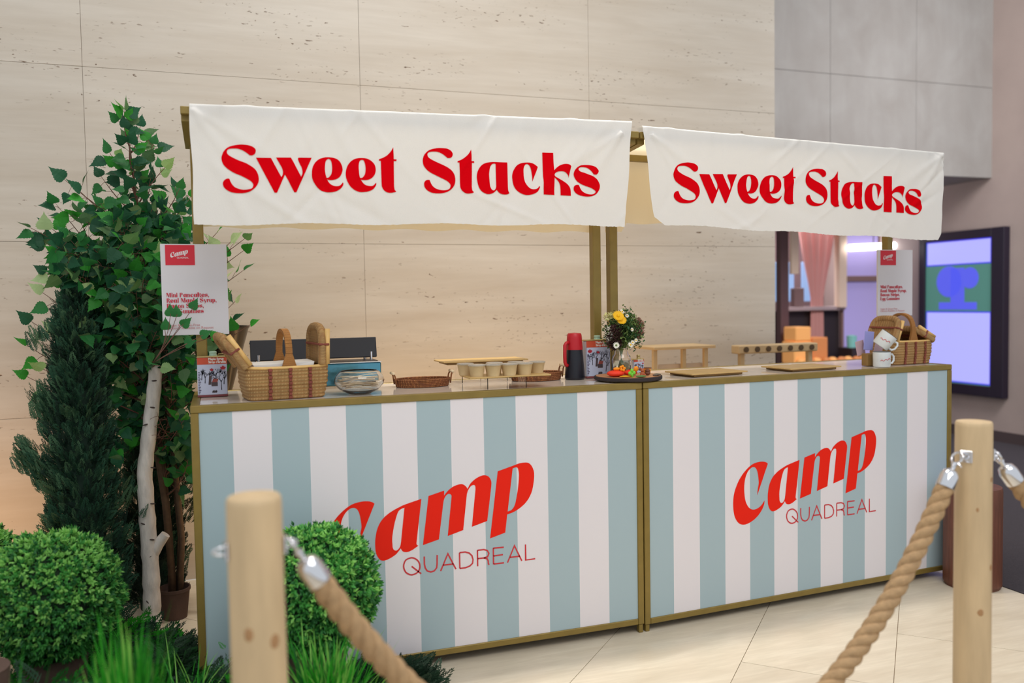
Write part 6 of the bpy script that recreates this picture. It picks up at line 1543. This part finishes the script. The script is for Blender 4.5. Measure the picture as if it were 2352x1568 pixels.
# shop behind the opening
def simple(name, label, cat, m_, boxes, c=.004, group=None):
    b = MB()
    for a in boxes: b.cbox(*a, c)
    o = b.build(name, m_); tag(o, label, cat, group); return o
SM = {k: mat('shop_'+k, srgb(*c), r_) for k, (c, r_) in dict(frame=((92, 66, 66), .5), cream=((226, 200, 176), .6), dark=((44, 34, 36), .6), brown=((128, 100, 96), .6)).items()}
def shopframe(x, w, nm, lb):
    r = simple(nm, lb, 'frame', SM['frame'], [(x, x+w, 4.18, 4.26, 0, 2.43)])
shopframe(5.49, .10, 'door_frame', 'dark brown upright at the left of the shop opening')
shopframe(7.02, .14, 'door_frame', 'dark mauve upright between glass door and screen')
simple('shop_post', 'pale cream upright right of the pink curtain', 'post', SM['cream'], [(6.20, 6.30, 4.16, 4.24, 1.25, 2.43)])
simple('shop_post', 'cream hanging panel strip left of the pink curtain', 'post', SM['cream'], [(5.60, 5.69, 4.15, 4.19, 1.60, 2.43)])
simple('window_sill', 'pale shelf line under the shop window', 'shelf', mat('sill_paint', srgb(170, 150, 150), .6), [(5.58, 6.32, 4.20, 4.34, 1.225, 1.265)])
simple('lower_cabinet', 'dark cabinet under the shop window', 'cabinet', SM['dark'], [(5.59, 6.32, 4.30, 4.6, 0, 1.22)])
wp = mat('window_glow', srgb(120, 150, 190), .4, emit=srgb(140, 176, 222), estr=.8)
o = simple('window_1', 'pale blue lit window panes behind the pink curtain', 'window', wp, [(5.60, 5.90, 4.5, 4.52, 1.32, 1.74), (6.0, 6.20, 4.5, 4.52, 1.32, 1.74)]); o['kind'] = 'structure'
simple('parcel', 'dark bundle in front of the left window pane', 'parcel', SM['brown'], [(5.72, 5.84, 4.26, 4.33, 1.265, 1.46)])
b = MB(); n = 40; vs = []
rows = [(2.43, .22), (2.05, .215), (1.75, .16), (1.5, .10), (1.36, .075), (1.2, .075), (.7, .085), (.2, .09)]
for z, w_ in rows:
    for i in range(n+1):
        u_ = i/n*2-1; vs.append((u_*w_, .025*sin(i*1.9)*(w_/.22+.3), z))
b.add(vs, [(j*(n+1)+i, (j+1)*(n+1)+i, (j+1)*(n+1)+i+1, j*(n+1)+i+1) for j in range(len(rows)-1) for i in range(n)])
o = b.build('pink_curtain', cloth_mat('pink_cloth', srgb(214, 158, 152), .2), None, True); o.location = (5.99, 4.25, 0); tag(o, 'dusty pink curtain tied narrow in the shop window', 'curtain')
gd = empty('glass_door', (6.55, 4.25, 0), 0, 'lavender tinted glass door with a cross bar', 'door')
b = MB(); b.cbox(-.23, .24, 0, .02, .02, 2.35, .004); b.build('door_glass', mat('lavender_glass', srgb(168, 156, 204), .25, emit=srgb(150, 140, 200), estr=.25), gd)
b = MB(); b.cbox(-.20, .2, -.03, 0, 1.52, 1.58, .004); b.build('cross_bar', SM['brown'], gd)
for x in (-.25, .23):
    b = MB(); b.cbox(x, x+.03, -.01, .03, 0, 2.4, .003); b.build('door_stile', SM['brown'], gd)
lt = empty('tube_light', (6.585, 4.1, 0), 0, 'bright white horizontal tube light in front of glass door', 'lamp')
b = MB(); b.tube([(-.31, 0, 1.865), (.31, 0, 1.895)], .034, 12); b.build('light_tube', mat('tube_glow', (1, 1, 1, 1), .5, emit=(1, .98, 1, 1), estr=6.0), lt, 50)
b = MB(); b.tube([(0, 0, 1.9), (0, 0, 2.43)], .004, 6); b.build('hanger', SM['dark'], lt)
om = [mat('warm_crate', srgb(236, 170, 100), .6, emit=srgb(236, 160, 90), estr=.25), mat('warm_box', srgb(206, 132, 76), .6, emit=srgb(206, 120, 70), estr=.15)]  # slight emission puts the warm lighting of the goods into their material
simple('display_table', 'low display table holding warm lit wooden boxes', 'table', SM['brown'], [(5.45, 6.3, 3.85, 4.15, 0, .70)])
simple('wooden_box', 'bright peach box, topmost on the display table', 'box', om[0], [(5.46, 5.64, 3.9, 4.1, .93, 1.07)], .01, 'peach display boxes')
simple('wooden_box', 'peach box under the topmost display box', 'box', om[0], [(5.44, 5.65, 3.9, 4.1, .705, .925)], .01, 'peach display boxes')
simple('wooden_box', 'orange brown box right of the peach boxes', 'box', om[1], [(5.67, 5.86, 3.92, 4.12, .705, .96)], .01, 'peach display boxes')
R8 = random.Random(3)
for k in range(9):
    b = MB(); b.ball((0, 0, 0), .04, 10, 7, 0, (1.2, 1, .8)); o = b.build('bread_roll', om[k % 2], None, True)
    o.location = (5.5+.095*k, 3.88-.02*(k % 2), .732); tag(o, 'small round orange brown bun on the front of the display table', 'bun', 'buns on the display table')
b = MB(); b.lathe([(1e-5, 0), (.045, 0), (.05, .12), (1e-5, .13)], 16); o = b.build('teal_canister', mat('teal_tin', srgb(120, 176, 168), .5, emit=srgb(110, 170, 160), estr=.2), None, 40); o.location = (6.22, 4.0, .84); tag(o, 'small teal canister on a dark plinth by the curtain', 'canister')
simple('plinth', 'dark plinth carrying the teal canister', 'plinth', SM['dark'], [(6.14, 6.30, 3.9, 4.1, .705, .84)])
